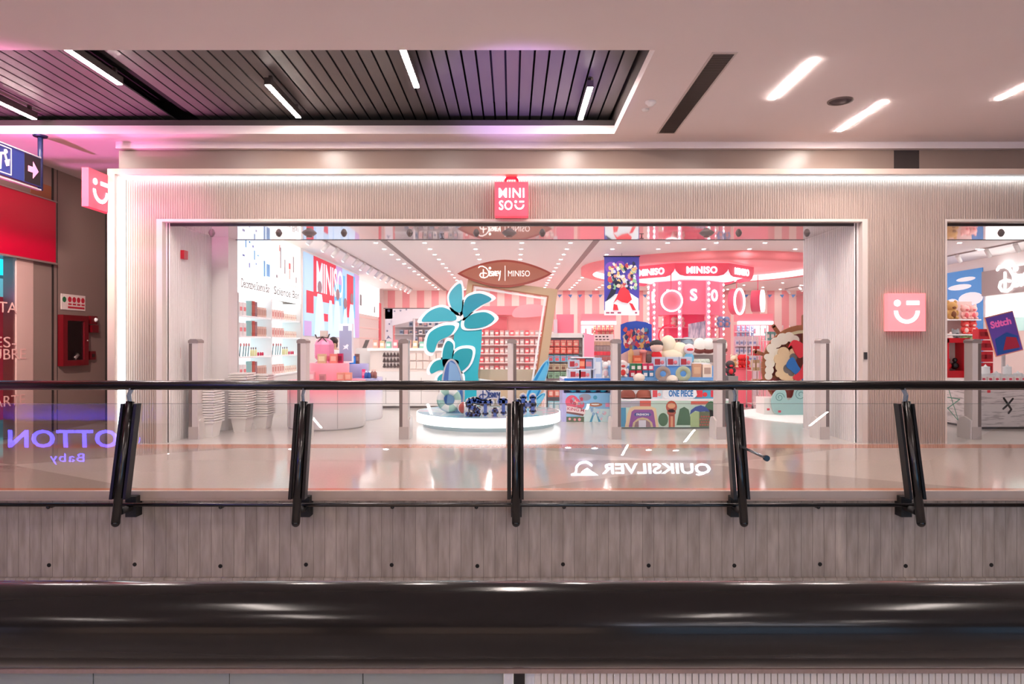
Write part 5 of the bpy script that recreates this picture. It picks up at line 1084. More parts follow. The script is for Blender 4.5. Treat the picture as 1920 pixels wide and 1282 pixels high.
pr('stall_print', '#7d4a4a', [('p', [(0, .3), (.36, .2), (.42, .4), (.3, .5), (0, .55)])], .006); pr('banner_print', '#f6dfe0', [('p', [(0, .36), (.2, .32), (.4, .26), (.41, .42), (.22, .5), (0, .56)])], .007)
pr('garland_print', '#5c6b52', [('r', 0, .38, 0, .18)], .006); pr('blossom_print', '#f0a0a8', [('o', .07, .1, .025), ('o', .18, .08, .025), ('o', .28, .08, .03)], .007)
pr('tower_print', '#4f9fbf', [('p', [(.5, 0), (.55, 0), (.63, .45), (.6, .45)]), ('p', [(.74, 0), (.69, 0), (.61, .45), (.64, .45)]), ('o', .62, .85, .04)], .005); pr('tower_ring_print', '#c2744a', [('o', .62, .6, .14, .04)], .006); pr('ring_hole_print', '#f1ece6', [('o', .62, .61, .08, .018)], .007)
speckle('crowd_print', x0+.45, x1-.04, .03, .3, D-.007, 18, ['#f4c8d4', '#c9e4ee', '#8fb8d8', '#f0a0b0'], .04, t)
pr('kiosk_print', '#f08fb0', [('r', .84, .99, .52, .66)], .005)
b = MB(); b.text('KING M', (x0+w*.2, D-.009, h*.43), Vector((1, 0, -.12)).normalized(), Vector((.12, 0, 1)).normalized(), w*.36, .06, .002, .01); b.build('print_lettering', M('#c23c58', .5), t)
pl = 'on the lilac sided display box'
def toybox(w_, h_):
    def f(b): b.box(-w_/2, w_/2, -.08, .08, 0, h_); b.m(1).box(-w_*.38, w_*.05, -.083, -.08, h_*.15, h_*.8); b.m(2).ball((w_*.22, -.085, h_*.4), w_*.16, .01, w_*.16, 10, 6); b.m(0)
    return f
TB = [M('#c3cbdc', .4), M('#b8333f', .5), M('#e58089', .5)]
goods('boxed_toy', 'toy box', 'silver and red', 'in the lower row '+pl, toybox(.23, .16), TB, [(X(1071, D)+.08, D+.15, .85), (X(1094, D)+.04, D+.15, .85)])
goods('boxed_toy', 'toy box', 'silver and red', 'in the upper row '+pl, toybox(.22, .16), TB, [(X(1070, D)+.08, D+.25, 1.05)])
b = MB(); b.box(X(1066, D), X(1118, D), D+.1, D+.5, 1.01, 1.03); b.box(X(1066, D), X(1118, D), D+.3, D+.5, .85, 1.01); b.box(X(1072, D), X(1118, D), D+.15, D+.5, 1.24, 1.26); b.box(X(1116, D), X(1118, D), D+.1, D+.5, .85, 1.24); b.box(X(1072, D), X(1118, D), D+.48, D+.5, 1.0, 1.26); tag(b.build('riser_shelf', M('#eef0f6', .3)), 'small white riser shelf standing '+pl, 'shelf')
goods('gift_pack', 'package', 'bright red', 'upper row, middle, '+pl, carton(.17, .12, .2, .5), [M('#e2493e', .5), M('#f7a07c', .5)], [(X(1089, D)+.03, D+.25, 1.03)])
goods('gift_pack', 'package', 'grey and pink', 'upper row, right, '+pl, carton(.15, .12, .19, .5), [M('#9a98b8', .5), M('#e88a94', .5)], [(X(1104, D)+.02, D+.25, 1.03)])
goods('tall_carton', 'box', 'pale blue and white', 'at the right side '+pl, carton(.17, .12, .4, .6), [M('#c4d8f2', .4), M('#f6fafd', .4)], [(X(1122, D), D+.2, .85)])
goods('plush_toy', 'plush toy', 'white long-eared', 'at the right end '+pl, plush(.3), [M('#f4efec', .8), M('#f4d0cc', .8)], [(X(1138, D), D+.2, .85)])
speckle('street_print', x0+.02, x0+.36, .3, .5, D-.0075, 12, ['#e8607a', '#c94a60', '#a7adc0', '#f0b0a8'], .05, t)
goods('toy_basin', 'toy', 'teal and black', 'inside the niche of the lilac sided display box', lambda b: b.lathe((0, 0, 0), [(.05, 0), (.12, .12), (.1, .13), (.04, .02)], 14), [M('#2fa6c0', .3)], [(x0+.14+.2*i, D+.15, .57) for i in range(4)])
# pink back signs with little bows behind
D2 = 15.6
b = MB(); b.prism([(X(1084, D2), 0), (X(1114, D2), 0), (X(1114, D2), Z(627, D2)), (X(1094, D2), Z(622, D2)), (X(1084, D2), Z(630, D2))], (0, D2, 0), Xa, Za, .03); tag(b.build('pink_sign_board', M('#fb9bb4', .5, 0, .1)), 'pale pink shaped board right of the white peg rack', 'display board')
t = thing('bead_rack', 'white rack with rows of small red articles left of the long counter', 'shelf rack', (X(1133, D2), D2, 0))
b = MB(); b.box(X(1115, D2), X(1153, D2), D2+.2, D2+.25, .4, Z(625, D2)); b.build('back_panel', M('#f3dcd8', .5), t)
b = MB(); b.box(X(1115, D2), X(1153, D2), D2-.05, D2+.25, .0, .4); b.build('base', M('#e9c9c6', .5), t)
for rn, py_, c, n_ in (('top', 646, '#c9a78c', 'light brown'), ('second', 655, '#a8958f', 'grey'), ('third', 665, '#ea4a55', 'cherry red'), ('lowest', 675, '#b7706a', 'rust')):
    goods('hair_clip_card', 'card', n_, f'in the {rn} row of the small red article rack', lambda b: b.box(-.035, .035, -.01, .01, 0, .09), [M(c, .5)], [(X(1117, D2)+.075*i, D2+.17, Z(py_, D2)) for i in range(6)])
b = MB()
for i in range(4): b.prism(circ(X(1120+7*i, D2), Z(629.5, D2), .03, 8, .015), (0, D2+.195, 0), Xa, Za, .004); b.prism(circ(X(1121+7*i, D2), Z(635, D2), .035, 8, .012), (0, D2+.195, 0), Xa, Za, .004)
b.build('bow_print', M('#4a2f38', .5), t)
# ================================================================ LONG COUNTER with painted arch front
D = 12.3; x0, x1 = X(1158, D), X(1366, D); w, h = x1-x0, .5
t = thing('themed_counter', 'long display counter with painted street front and purple arch', 'display table', ((x0+x1)/2, D+.5, 0))
b = MB(); b.box(x0, x1, D, D+1.0, .02, h); b.build('front_body', M('#dfe8ea', .4), t)
b = MB(); b.box(x0, x1, D+.02, D+1.0, 0, .03); b.build('green_base', M('#4f6a58', .5), t)
b = MB(); b.box(x0, x1, D+.0, D+1.0, h, h+.03); b.box(x0, x1, D+.5, D+.55, h, .84); b.build('shelf_board', M('#f2f2f5', .3), t)
b = MB(); b.box(x0, x1, D+.4, D+1.0, .84, .9); b.box(x0, x1, D+.8, D+1.3, .9, 1.1); b.build('blue_step', M('#6fa6dc', .4), t)
b = MB(); b.box(x0, x1, D+1.15, D+1.7, 1.1, 1.14); b.box(x0, x1, D+1.3, D+1.7, 0, 1.1); b.build('upper_step', M('#f0e7e4', .4), t)
kw = dict(D_=D, X0=x0, W_=w, H_=h)
pr('mint_print', '#b9d6c8', [('r', 0, 1, .05, 1)], .002, **kw); pr('blue_column_print', '#3c93ba', [('r', 0, .075, .05, .75)], .003, **kw); pr('grey_house_print', '#a8a9b4', [('r', 0, .12, .76, .98), ('r', .12, .2, .8, 1)], .003, **kw)
pr('red_house_print', '#cf6557', [('r', .2, .3, .8, 1), ('r', .66, .82, .86, .98)], .003, **kw)
pr('arch_rim_print', '#dcc39c', [('p', [(.065, .05), (.09, .55), (.11, .74), (.16, .8), (.3, .8), (.345, .72), (.37, .05)])], .004, **kw)
pr('arch_print', '#8a4f96', [('p', [(.1, .05), (.125, .6), (.15, .68), (.31, .68), (.325, .6), (.345, .05)])], .005, **kw)
pr('sign_plate_print', '#3c4f92', [('p', [(.145, .5), (.16, .57), (.29, .57), (.305, .5), (.29, .44), (.16, .44)])], .006, **kw)
b = MB(); b.text('FASHION', (x0+w*.225, D-.007, h*.505), Xa, Za, w*.11, .04, .002, .02); b.build('print_lettering', M('#f4f2f4', .5), t)
pr('doorway_print', '#c7b48c', [('p', [(.13, .05), (.14, .22), (.18, .36), (.225, .4), (.27, .36), (.31, .22), (.32, .05)])], .006, **kw); pr('door_print', '#8e7378', [('p', [(.15, .05), (.16, .22), (.2, .32), (.25, .32), (.29, .22), (.3, .05)])], .007, **kw); pr('door_gap_print', '#cfd0da', [('r', .19, .255, .05, .3)], .008, **kw)
pr('tree_print', '#3f6b4c', [('p', [(.53, .12), (.56, .7), (.6, .78), (.64, .68), (.67, .12)]), ('o', .41, .32, .09, .12), ('o', .84, .7, .11, .14), ('o', .83, .4, .08, .15)], .004, **kw)
pr('ice_tower_print', '#b5543c', [('r', .46, .515, .05, .5), ('o', .485, .78, .1, .11), ('o', .485, .58, .08, .06)], .005, **kw); pr('tower_top_print', '#d9a27a', [('o', .485, .82, .07, .05), ('r', .478, .498, .05, .44)], .006, **kw)
pr('green_block_print', '#a5bf88', [('r', .655, .735, .05, .6)], .005, **kw); pr('check_block_print', '#5b6a4a', [('r', .735, .83, .05, .6)], .005, **kw)
pr('check_print', '#b4483e', [('o', .745+.022*(i % 4)+(.011 if (i//4) % 2 else 0), .13+.1*(i//4), .016) for i in range(16)], .006, **kw)
pr('blue_roof_print', '#2f4f9c', [('p', [(.65, .5), (.66, .66), (.7, .78), (.75, .84), (.8, .76), (.83, .6), (.8, .62), (.74, .6), (.7, .64)])], .007, **kw)
pr('rocket_print', '#c9a27c', [('p', [(.86, .05), (.88, .45), (.91, .68), (.95, .78), (1, .7), (1, .05)])], .007, **kw); pr('rocket_window_print', '#4a4a48', [('o', .905, .5, .055, .065)], .008, **kw); pr('rocket_red_print', '#c23a34', [('p', [(.855, .06), (.87, .3), (1, .33), (1, .06)]), ('p', [(.9, .66), (.95, .84), (1, .72), (1, .66)])], .008, **kw)
# goods on the counter
pl = 'in the open shelf of the painted counter'
def cap(b): b.lathe((0, 0, 0), [(.15, 0), (.15, .05), (.11, .12), (.05, .15), (0, .155)], 16); b.ball((0, -.15, .02), .11, .08, .015, 12, 6)
goods('brown_cap', 'cap', 'dark', pl, cap, [M('#8d4b3e', .7)], [(X(1178, D)+.02, D+.2, .54)]); goods('brown_cap', 'cap', 'reddish', 'right of the darker one '+pl, cap, [M('#a05a48', .7)], [(X(1212, D), D+.22, .54)])
goods('boxed_toy', 'toy box', 'pale blue and red', 'left of the blue name board', toybox(.2, .19), [M('#cfe6ee', .4), M('#d6505a', .5), M('#f0a8a4', .5)], [(X(1233, D), D+.15, .53)])
goods('toy_car_box', 'toy box', 'blue and red', 'right of the blue name board', toybox(.26, .19), [M('#58a7c8', .4), M('#d93b4a', .5), M('#e33a44', .5)], [(X(1318, D), D+.15, .53), (X(1345, D), D+.15, .53)])
b = MB(); xx = X(1275, D); b.prism(smooth([(xx-.26, .54), (xx-.28, .7), (xx-.1, .73), (xx+.1, .71), (xx+.27, .72), (xx+.27, .55)], 3), (0, D+.02, 0), Xa, Za, .02); o = tag(b.build('name_board', M('#eef6fb', .4)), 'white-edged blue name board at the shelf edge of the long painted counter', 'sign')
b = MB(); b.text('ONE PIECE', (xx+.02, D+.018, .63), Xa, Za, .44, .12, .006, .03); b.build('name_lettering', M('#2f7fc4', .4), o)
pl = 'on the painted counter'
goods('boxed_toy', 'toy box', 'silver red', 'in a row of three '+pl, toybox(.24, .17), TB, [(X(1236+24.5*i, D+.8), D+.85, 1.1-.0) for i in range(3)])
def facebox(w_, h_):
    def f(b): b.box(-w_/2, w_/2, -.07, .07, 0, h_); b.m(1).box(-w_*.32, w_*.32, -.073, -.07, h_*.15, h_*.65); b.m(0)
    return f
for c, n_, xs_, zz in (('#2f7a4c', 'green', (1187, 1198), 1.03), ('#d83a62', 'pink', (1209, 1220), 1.03), ('#c9203a', 'red', (1186, 1198), .9), ('#3f7fa8', 'blue', (1210, 1221), .9)):
    goods('snack_box', 'box', n_, ('upper' if zz > 1 else 'lower')+' in the small box stack '+pl, facebox(.1, .125), [M(c, .4), M('#f3ebe6', .5)], [(X(q, D+.5), D+.55, zz) for q in xs_])
goods('face_plush', 'plush toy', 'white headed', 'at the left end '+pl, plush(.3, 0), [M('#f0e2df', .8), M('#d9433f', .8)], [(X(1169, D+.4), D+.5, .9)])
goods('neck_pillow', 'pillow', 'grey', 'leaning in front '+pl, lambda b: b.grid(20, 8, lambda u, v: ((.1+.045*cos(2*pi*v))*cos(2*pi*u), .03*sin(2*pi*v), .13+(.1+.045*cos(2*pi*v))*sin(2*pi*u))), [M('#a3928a', .8)], [(X(1250, D), D+.3, .84)])
goods('neck_pillow', 'pillow', 'sage green', 'leaning in front '+pl, lambda b: b.grid(20, 8, lambda u, v: ((.1+.045*cos(2*pi*v))*cos(2*pi*u), .03*sin(2*pi*v), .13+(.1+.045*cos(2*pi*v))*sin(2*pi*u))), [M('#aab397', .8)], [(X(1289, D), D+.3, .84)])
goods('round_cushion', 'cushion', 'cream', 'lying at the front '+pl, lambda b: b.ball((0, 0, .07), .11, .09, .08, 14, 10), [M('#f1e6d6', .8)], [(X(1204, D), D+.3, .83), (X(1267, D), D+.28, .8)])
goods('tall_carton', 'box', 'tan', 'at the right end '+pl, carton(.16, .1, .25, .5), [M('#cf9d7e', .5), M('#dcb490', .5)], [(X(1307, D+.5), D+.55, .9)]); goods('tall_carton', 'box', 'cream', 'farthest right '+pl, carton(.17, .1, .24, .5), [M('#eed9c4', .5), M('#b99a8a', .5)], [(X(1325, D+.5), D+.5, .9)])
pl = 'on the highest step of the painted counter'; D3 = D+1.35
goods('rag_doll', 'doll', 'dark-haired red-coated', 'sitting '+pl, lambda b: (b.ball((0, 0, .12), .11, .09, .13, 12, 8), b.m(1).ball((0, 0, .32), .13, .12, .11, 14, 8), b.m(2).ball((0, .02, .37), .14, .13, .1, 14, 8), b.m(0)), [M('#e01f2c', .7), M('#f2cdb8', .7), M('#3c3432', .7)], [(X(1231, D3), D3, 1.14)])
goods('tall_jar', 'jar', 'amber capped', 'at the left '+pl, bottle(.055, .36), [M('#d3a36c', .3), M('#8a5a30', .4)], [(X(1183, D3), D3, 1.14)])
goods('tumbler_cup', 'cup', 'coral lidded', pl, lambda b: b.lathe((0, 0, 0), [(.05, 0), (.07, .2), (.075, .2), (.075, .24), (.04, .27), (0, .27)], 14), [M('#e58a80', .3)], [(X(1206, D3), D3, 1.14)])
goods('orange_bin', 'box', 'orange red', pl, carton(.17, .12, .15, .4), [M('#d9603c', .5), M('#eb8f64', .5)], [(X(1194, D3), D3-.02, 1.14)])
goods('soft_pouch', 'bag', 'dark brown', 'left of the red-coated doll', lambda b: b.ball((0, 0, .09), .09, .06, .09, 12, 8), [M('#6c5450', .7)], [(X(1216, D3), D3, 1.14)])
goods('shark_plush', 'plush toy', 'blue-shirted pale headed', 'sitting '+pl, lambda b: (b.ball((0, 0, .1), .1, .08, .11, 12, 8), b.m(1).ball((0, 0, .28), .11, .1, .11, 12, 8), b.m(2).ball((0, -.08, .27), .07, .03, .03, 10, 6), b.m(0)), [M('#6fb6d8', .7), M('#f0dede', .7), M('#d8443f', .7)], [(X(1292, D3), D3, 1.14)])
b = MB(); xx = X(1262, D3+.2); b.ball((xx-.1, D3+.2, 1.5), .16, .14, .2, 14, 10); b.ball((xx+.12, D3+.2, 1.38), .2, .16, .18, 14, 10); b.ball((xx-.03, D3+.15, 1.28), .26, .16, .14, 14, 10); b.ball((xx+.24, D3+.15, 1.28), .1, .1, .14, 10, 8); tag(b.build('large_cream_plush', M('#f3e6c8', .85)), 'largest cream and gold plush lump beside the red-coated doll', 'plush toy')
# pillows in bags hanging
goods('hanging_pillow', 'pillow', 'white round brown-based', 'hanging on the grey gondola behind the long counter', lambda b: (b.ball((0, 0, .16), .13, .1, .15, 14, 10), b.m(1).ball((0, .01, .06), .14, .09, .08, 14, 8), b.m(0)), [M('#f7f2ea', .8), M('#7e3f3a', .7)], [(X(1312, 14.2), 14.2, Z(660, 14.2)), (X(1328, 14.2), 14.2, Z(660, 14.2)), (X(1352, 14.2), 14.2, Z(660, 14.2))])
D4 = 14.4; t = thing('grey_gondola', 'pale grey shelf gondola behind the long painted counter', 'shelf unit', (X(1310, D4), D4+.2, 0))
b = MB(); b.box(X(1256, D4), X(1363, D4), D4+.3, D4+.35, 0, Z(632, D4)); b.build('back_panel', M('#ddd3d0', .5), t)
for py_ in (634, 646, 664, 680): b = MB(); b.box(X(1256, D4), X(1302 if py_ < 650 else 1363, D4), D4, D4+.3, Z(py_, D4), Z(py_, D4)+.02); b.build('shelf', M('#f1eae8', .4), t)
goods('folded_cap', 'cap', 'grey blue', 'on the grey gondola behind the long counter', cap, [M('#8fa0ae', .7)], [(X(1290+.1, D4), D4+.12, Z(646, D4)+.02)])
goods('slim_bottle', 'bottle', 'pink capped', 'on the top shelf of the grey gondola', bottle(.025, .12), [M('#e8b4b0', .4), M('#93c3d4', .4)], [(X(1262, D4)+.06*i, D4+.12, Z(646, D4)+.02) for i in range(5)])
goods('patterned_roll', 'cushion', 'flower patterned', 'on the lower shelf of the grey gondola', lambda b: b.tube([(-.16, 0, .08), (-.15, 0, .08), (.15, 0, .08), (.16, 0, .08)], [.04, .08, .08, .04], 14), [blotch('#c8d2c4', .5, 25, .8)], [(X(1318, D4-.4), D4-.3, Z(686, D4-.4))])
# arched picture board and sign on the counter back
D5 = 14.0; x0b, x1b = X(1164, D5), X(1222, D5)
t = thing('arched_picture_board', 'blue arched picture board standing behind the long painted counter', 'display board', ((x0b+x1b)/2, D5, 0))
za, zc_ = Z(657, D5), Z(607, D5)
b = MB(); b.prism([(x0b, 0), (x1b, 0), (x1b, zc_), ((x0b*.2+x1b*.8), zc_+.05), ((x0b+x1b)/2, zc_+.075), ((x0b*.8+x1b*.2), zc_+.05), (x0b, zc_)], (0, D5, 0), Xa, Za, .03); b.build('board', M('#2c4fb4', .4, 0, .1), t)
x0, x1, z0, z1, D = x0b, x1b, za-.12, zc_+.05, D5
speckle('crowd_print', x0+.03, x1-.03, Z(655, D), Z(612, D), D-.006, 90, ['#e8c7b4', '#c93444', '#e35a58', '#f4e6dc', '#4f8fb0', '#8a5a7a', '#d9a860', '#34406a'], .055, t, .03)
b = MB(); O = (X(1195, 13.8), 13.8, 0); R_ = [(X(1163, 13.8), Z(672, 13.8)), (X(1163, 13.8), Z(664, 13.8)), (X(1180, 13.8), Z(655, 13.8)), (X(1202, 13.8), Z(653, 13.8)), (X(1225, 13.8), Z(658, 13.8)), (X(1236, 13.8), Z(667, 13.8)), (X(1236, 13.8), Z(690, 13.8)), (X(1163, 13.8), Z(690, 13.8))]
b.prism(R_, (0, 13.8, 0), Xa, Za, .03); tag(b.build('pink_arch_board', M('#d9b3ae', .5)), 'dusty pink arched board below the blue arched picture board', 'display board')
b = MB(); b.box(X(1366, 13.2), X(1384, 13.2), 13.2, 13.7, 0, .9); tag(b.build('grey_stand', M('#8f8a88', .5)), 'plain grey stand at the right end of the painted counter', 'stand')
# ================================================================ RIGHT OF THE COUNTER: pink cabinet, trolley racks
D = 16.5
t = thing('pink_low_cabinet', 'low coral pink cabinet behind the right end of the long counter', 'cabinet', (X(1390, D), D+.3, 0))
b = MB(); b.box(X(1362, D), X(1412, D), D, D+.7, 0, Z(691, D)); b.build('body', M('#f27384', .45, 0, .08), t)
b = MB(); b.box(X(1361, D), X(1413, D), D-.02, D+.7, Z(691, D), Z(688, D)); b.build('top', M('#e24a5c', .45), t)
goods('plush_toy', 'plush toy', 'red', 'lying on the low coral pink cabinet', plush(.3, 0), [M('#ee3a3e', .8), M('#c42a30', .8)], [(X(1395, D), D+.2, Z(688, D)), (X(1405, D), D+.3, Z(688, D))])
goods('plush_toy', 'plush toy', 'cream', 'lying on the low coral pink cabinet', plush(.28), [M('#eedcc0', .8), M('#caa56a', .8)], [(X(1380, D), D+.15, Z(688, D))])
goods('rag_doll', 'doll', 'dark-haired', 'at the end of the counter near the pink cabinet', plush(.28, 0), [M('#4a3f40', .8), M('#e22c38', .8)], [(X(1369, 13.4), 13.4, .9)])
def wire(x0, x1, D, z1, label, rows):
    t = thing('wire_trolley_rack', label, 'shelf rack', ((x0+x1)/2, D+.2, 0))
    b = MB()
    for x in (x0, x1):
        for y in (D, D+.4): b.tube([(x, y, .08), (x, y, z1)], .012, 6)
    b.build('uprights', M('#cfc0bf', .3, .5), t)
    for z in (.12, .5, .9, 1.25, 1.6):
        if z < z1: b = MB(); b.box(x0, x1, D, D+.4, z-.01, z); b.build('shelf', M('#ecd9d8', .4), t)
    for x in (x0, x1):
        for y in (D, D+.4): b = MB(); b.tube([(x-.012, y, .04), (x+.012, y, .04)], .04, 10); b.build('caster', M('#3a3434', .4), t)
    for z, c, n_, nm, h_ in rows: goods('small_package', 'package', n_, f'on the {nm} shelf of the {label.split(" with")[0]}', carton(.08, .08, h_, .4), [M(c, .5), M('#f5e6e2', .5)], [(x0+.06+.1*i, D+.12, z) for i in range(int((x1-x0-.04)/.1))])
wire(X(1408, 16), X(1424, 16)+.05, 15.9, 1.72, 'narrow wire trolley with red articles beside the pink cabinet', ((.5, '#d8b49a', 'sandy', 'second', .2), (.9, '#c9b28a', 'mustard', 'third', .25), (1.25, '#d2434a', 'dark red', 'fourth', .22)))
wire(X(1430, 15.6), X(1452, 15.6)+.25, 15.35, 1.95, 'tall wire trolley with pink and teal articles left of the ship board', ((.12, '#e7b7a5', 'peach', 'lowest', .2), (.5, '#f0a8a8', 'pink', 'second', .2), (.9, '#9aa3b4', 'grey blue', 'third', .22), (1.25, '#d98098', 'rose', 'fourth', .2), (1.6, '#7fb0ac', 'teal', 'top', .2)))
goods('small_package', 'package', 'white blue', 'in rows below the right pink wall cabinet', carton(.1, .08, .16, .4), [M('#dfe4f0', .5), M('#8fa5cf', .5)], [(X(1388, 20)+.13*i, 20.3, 1.0+.24*j) for i in range(5) for j in range(3)])
b = MB(); b.box(X(1386, 20), X(1432, 20), 20.4, 20.5, 0, 1.75)
for j in range(3): b.box(X(1386, 20), X(1432, 20), 20.2, 20.4, .97+.24*j, 1.0+.24*j)
tag(b.build('goods_gondola', M('#eee2e6', .5)), 'white gondola behind the low coral pink cabinet', 'shelf unit')
# ================================================================ SHIP WHEEL DISPLAY and rug
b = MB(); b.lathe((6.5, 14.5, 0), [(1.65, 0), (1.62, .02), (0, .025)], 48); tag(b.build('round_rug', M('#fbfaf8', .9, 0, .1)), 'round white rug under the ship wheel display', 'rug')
D = 14.5
t = thing('ship_wheel_display', 'ship wheel display board with clouds and pale turquoise waves', 'display board', (6.2, D, .02))
def sb(nm, c, pts, dy, th=.04, sm=4, rough=.5):
    b = MB(); P_ = pp(pts, D) if not sm else smooth(pp(pts, D), sm); b.prism(P_, (0, D+dy, 0), Xa, Za, th); return b.build(nm, M(c, rough), t)
x, z = X(1512, D), Z(688, D)
b = MB(); b.stroke(arc(0, 0, .86, 0, 360, 40), (x, D+.1, z), Xa, Za, .11, .05, False); b.build('wheel_rim', M('#a36a48', .5), t)
b = MB(); b.stroke(arc(0, 0, .77, 0, 360, 40), (x, D+.11, z), Xa, Za, .07, .04, False); b.build('wheel_inlay', M('#dfd7b0', .5), t)
for a_ in (126, 162, 198, 90, 54, 18):
    b = MB(); b.stroke([(.5*cos(radians(a_)), .5*sin(radians(a_))), (1.1*cos(radians(a_)), 1.1*sin(radians(a_)))], (x, D+.12, z), Xa, Za, .075, .05); b.build('wheel_handle', M('#93583a', .5), t)
b = MB(); b.prism(circ(x, z, .74, 30), (0, D+.16, 0), Xa, Za, .03); b.build('backing_disc', M('#8b4a44', .5), t)
def cloud(nm, c, blobs, dy):
    b = MB()
    for i, (px_, py_, r) in enumerate(blobs): b.prism(circ(X(px_, D), Z(py_, D), r*D/F, 16), (0, D+dy-.001*i, 0), Xa, Za, .03)
    b.build(nm, M(c, .6), t)
cloud('white_cloud', '#eeeadb', [(1445,693,8),(1446,680,9),(1452,666,9),(1449,652,9),(1458,641,10),(1470,634,11),(1482,630,9),(1492,636,9),(1462,660,8),(1441,668,6),(1443,704,7)], .06)
cloud('sand_cloud', '#e8cfa6', [(1462,672,10),(1470,660,11),(1478,674,12),(1466,686,11),(1472,700,12),(1484,690,10),(1461,700,6),(1488,702,8),(1490,660,9),(1480,712,8),(1496,716,8),(1506,712,8)], .02)
sb('hull', '#8b3f3a', [(1438,690),(1452,706),(1480,722),(1512,724),(1560,722),(1560,765),(1470,765),(1452,740)], .09)
cloud('grey_stone', '#77726f', [(1478,690,9),(1484,698,6),(1488,668,7)], .01)
sb('blue_sail', '#2f74c0', [(1474,684),(1486,668),(1500,690),(1520,700),(1520,722),(1500,708),(1484,694)], -.02)
sb('red_pennant', '#e23a4a', [(1478,650),(1488,636),(1506,644),(1512,655),(1500,670),(1490,660),(1484,646)], -.03)
sb('red_sleeve', '#e03c4c', [(1497,712),(1486,706),(1500,692),(1516,660),(1524,670),(1510,700)], -.04)
sb('left_wave', '#a9d4d2', [(1445,760),(1446,740),(1458,727),(1470,731),(1474,748),(1484,742),(1490,725),(1508,722),(1530,735),(1530,776),(1460,776)], -.08)
for cx_, cy_, s_ in ((1459, 757-14, 9), (1498, 746-8, 12)):
    b = MB(); b.stroke([(s_*D/F*(1-u/26)*cos(u*.5), s_*D/F*(1-u/26)*sin(u*.5)) for u in range(22)], (X(cx_, D), D-.082, Z(cy_, D)), Xa, Za, .012, .003, False); b.build('wave_curl', M('#5e8f90', .5), t)
b = MB(); b.box(X(1433, D), X(1560, D), D+.0, D+.5, .025, Z(745, D)); b.build('base_box', M('#f5f2ee', .4), t)
b = MB(); b.box(X(1438, D), X(1443, D), D-.004, D, Z(768, D), Z(764, D)); b.box(X(1455, D), X(1460, D), D-.125, D-.12, Z(771, D), Z(767, D)); b.build('red_tags', M('#d8485a', .5), t)
# ================================================================ RIGHT-HAND OPENING
D = 12.2; xk = X(1828, D)
def scrib(nt, N, L, b):
    tc = N.new('ShaderNodeTexCoord'); mp = N.new('ShaderNodeMapping'); mp.inputs['Scale'].default_value = (2, 2, 14); L.new(tc.outputs['Object'], mp.inputs[0]); no = N.new('ShaderNodeTexNoise'); no.inputs['Scale'].default_value = 2; no.inputs['Detail'].default_value = 5; L.new(mp.outputs[0], no.inputs[0])
    cr = N.new('ShaderNodeValToRGB'); L.new(no.outputs[0], cr.inputs[0]); e = cr.color_ramp.elements; e[0].position = .38; e[0].color = (.45, .4, .4, 1); e[1].position = .5; e[1].color = (.72, .66, .65, 1); L.new(cr.outputs[0], b.inputs['Base Color']); b.inputs['Roughness'].default_value = .5
t = thing('graffiti_counter', 'pale brushed counter with painted black X and green star', 'counter', (9.5, D+.8, 0))
b = MB(); b.box(xk, 11.8, D, D+1.6, .04, .8); b.build('body', nodemat('brushed white', scrib), t)
b = MB(); b.box(xk+.02, 11.8, D+.02, D+1.6, 0, .04); b.build('toe_kick', M('#4b4543', .6), t)
b = MB(); b.box(xk-.02, 11.8, D-.02, D+1.6, .8, .84); b.build('top', M('#f2efee', .3), t)
b = MB(); O = (X(1890, D), D-.001, Z(757, D)); k = D/F
b.stroke([(-8*k, 12*k), (0, 0), (6*k, -9*k), (1*k, -16*k)], O, Xa, Za, .035, -.002); b.stroke([(9*k, 11*k), (0, 0), (-9*k, -8*k)], O, Xa, Za, .035, -.002); b.build('black_mark', M('#221e1e', .6), t)
b = MB(); O = (xk, D+.75, .4); b.stroke([(-.3, -.26), (.0, .3), (.3, -.3), (-.34, .12), (.34, .1), (-.3, -.26)], O, (0, -1, 0), Za, .018, -.002); b.build('green_star_mark', M('#4f8a74', .6), t)
b = MB(); b.box(X(1851, D), X(1857, D), D-.002, D, Z(735, D), Z(730, D)); b.build('red_sticker', M('#e2404c', .5), t)
goods('pattern_pouch', 'pouch', 'pink and white', 'in the front row on the pale brushed counter', lambda b: (b.box(-.05, .05, -.03, .03, 0, .09), b.m(1).ball((0, -.03, .05), .03, .01, .02, 8, 6), b.m(0)), [M('#e9dcd8', .5), M('#d8405c', .5)], [(xk+.09+.12*i, D+.1, .84) for i in range(20)])
goods('glass_jar', 'jar', 'clear white', 'behind the pouches on the pale brushed counter', lambda b: b.lathe((0, 0, 0), [(0, 0), (.07, 0), (.075, .02), (.07, .13), (.075, .14), (.03, .15), (0, .19)], 14), [M('#eef1f2', .1)], [(xk+.3+.2*i, D+.45, .84+.12*(i % 2)) for i in range(12)])
b = MB()
for i in range(12): 
    if i % 2: b.box(xk+.2+.2*i, xk+.4+.2*i, D+.36, D+.54, .84, .96)
tag(b.build('clear_riser', M('#dfe3e4', .15)), 'row of pale acrylic risers under the jars on the brushed counter', 'riser')
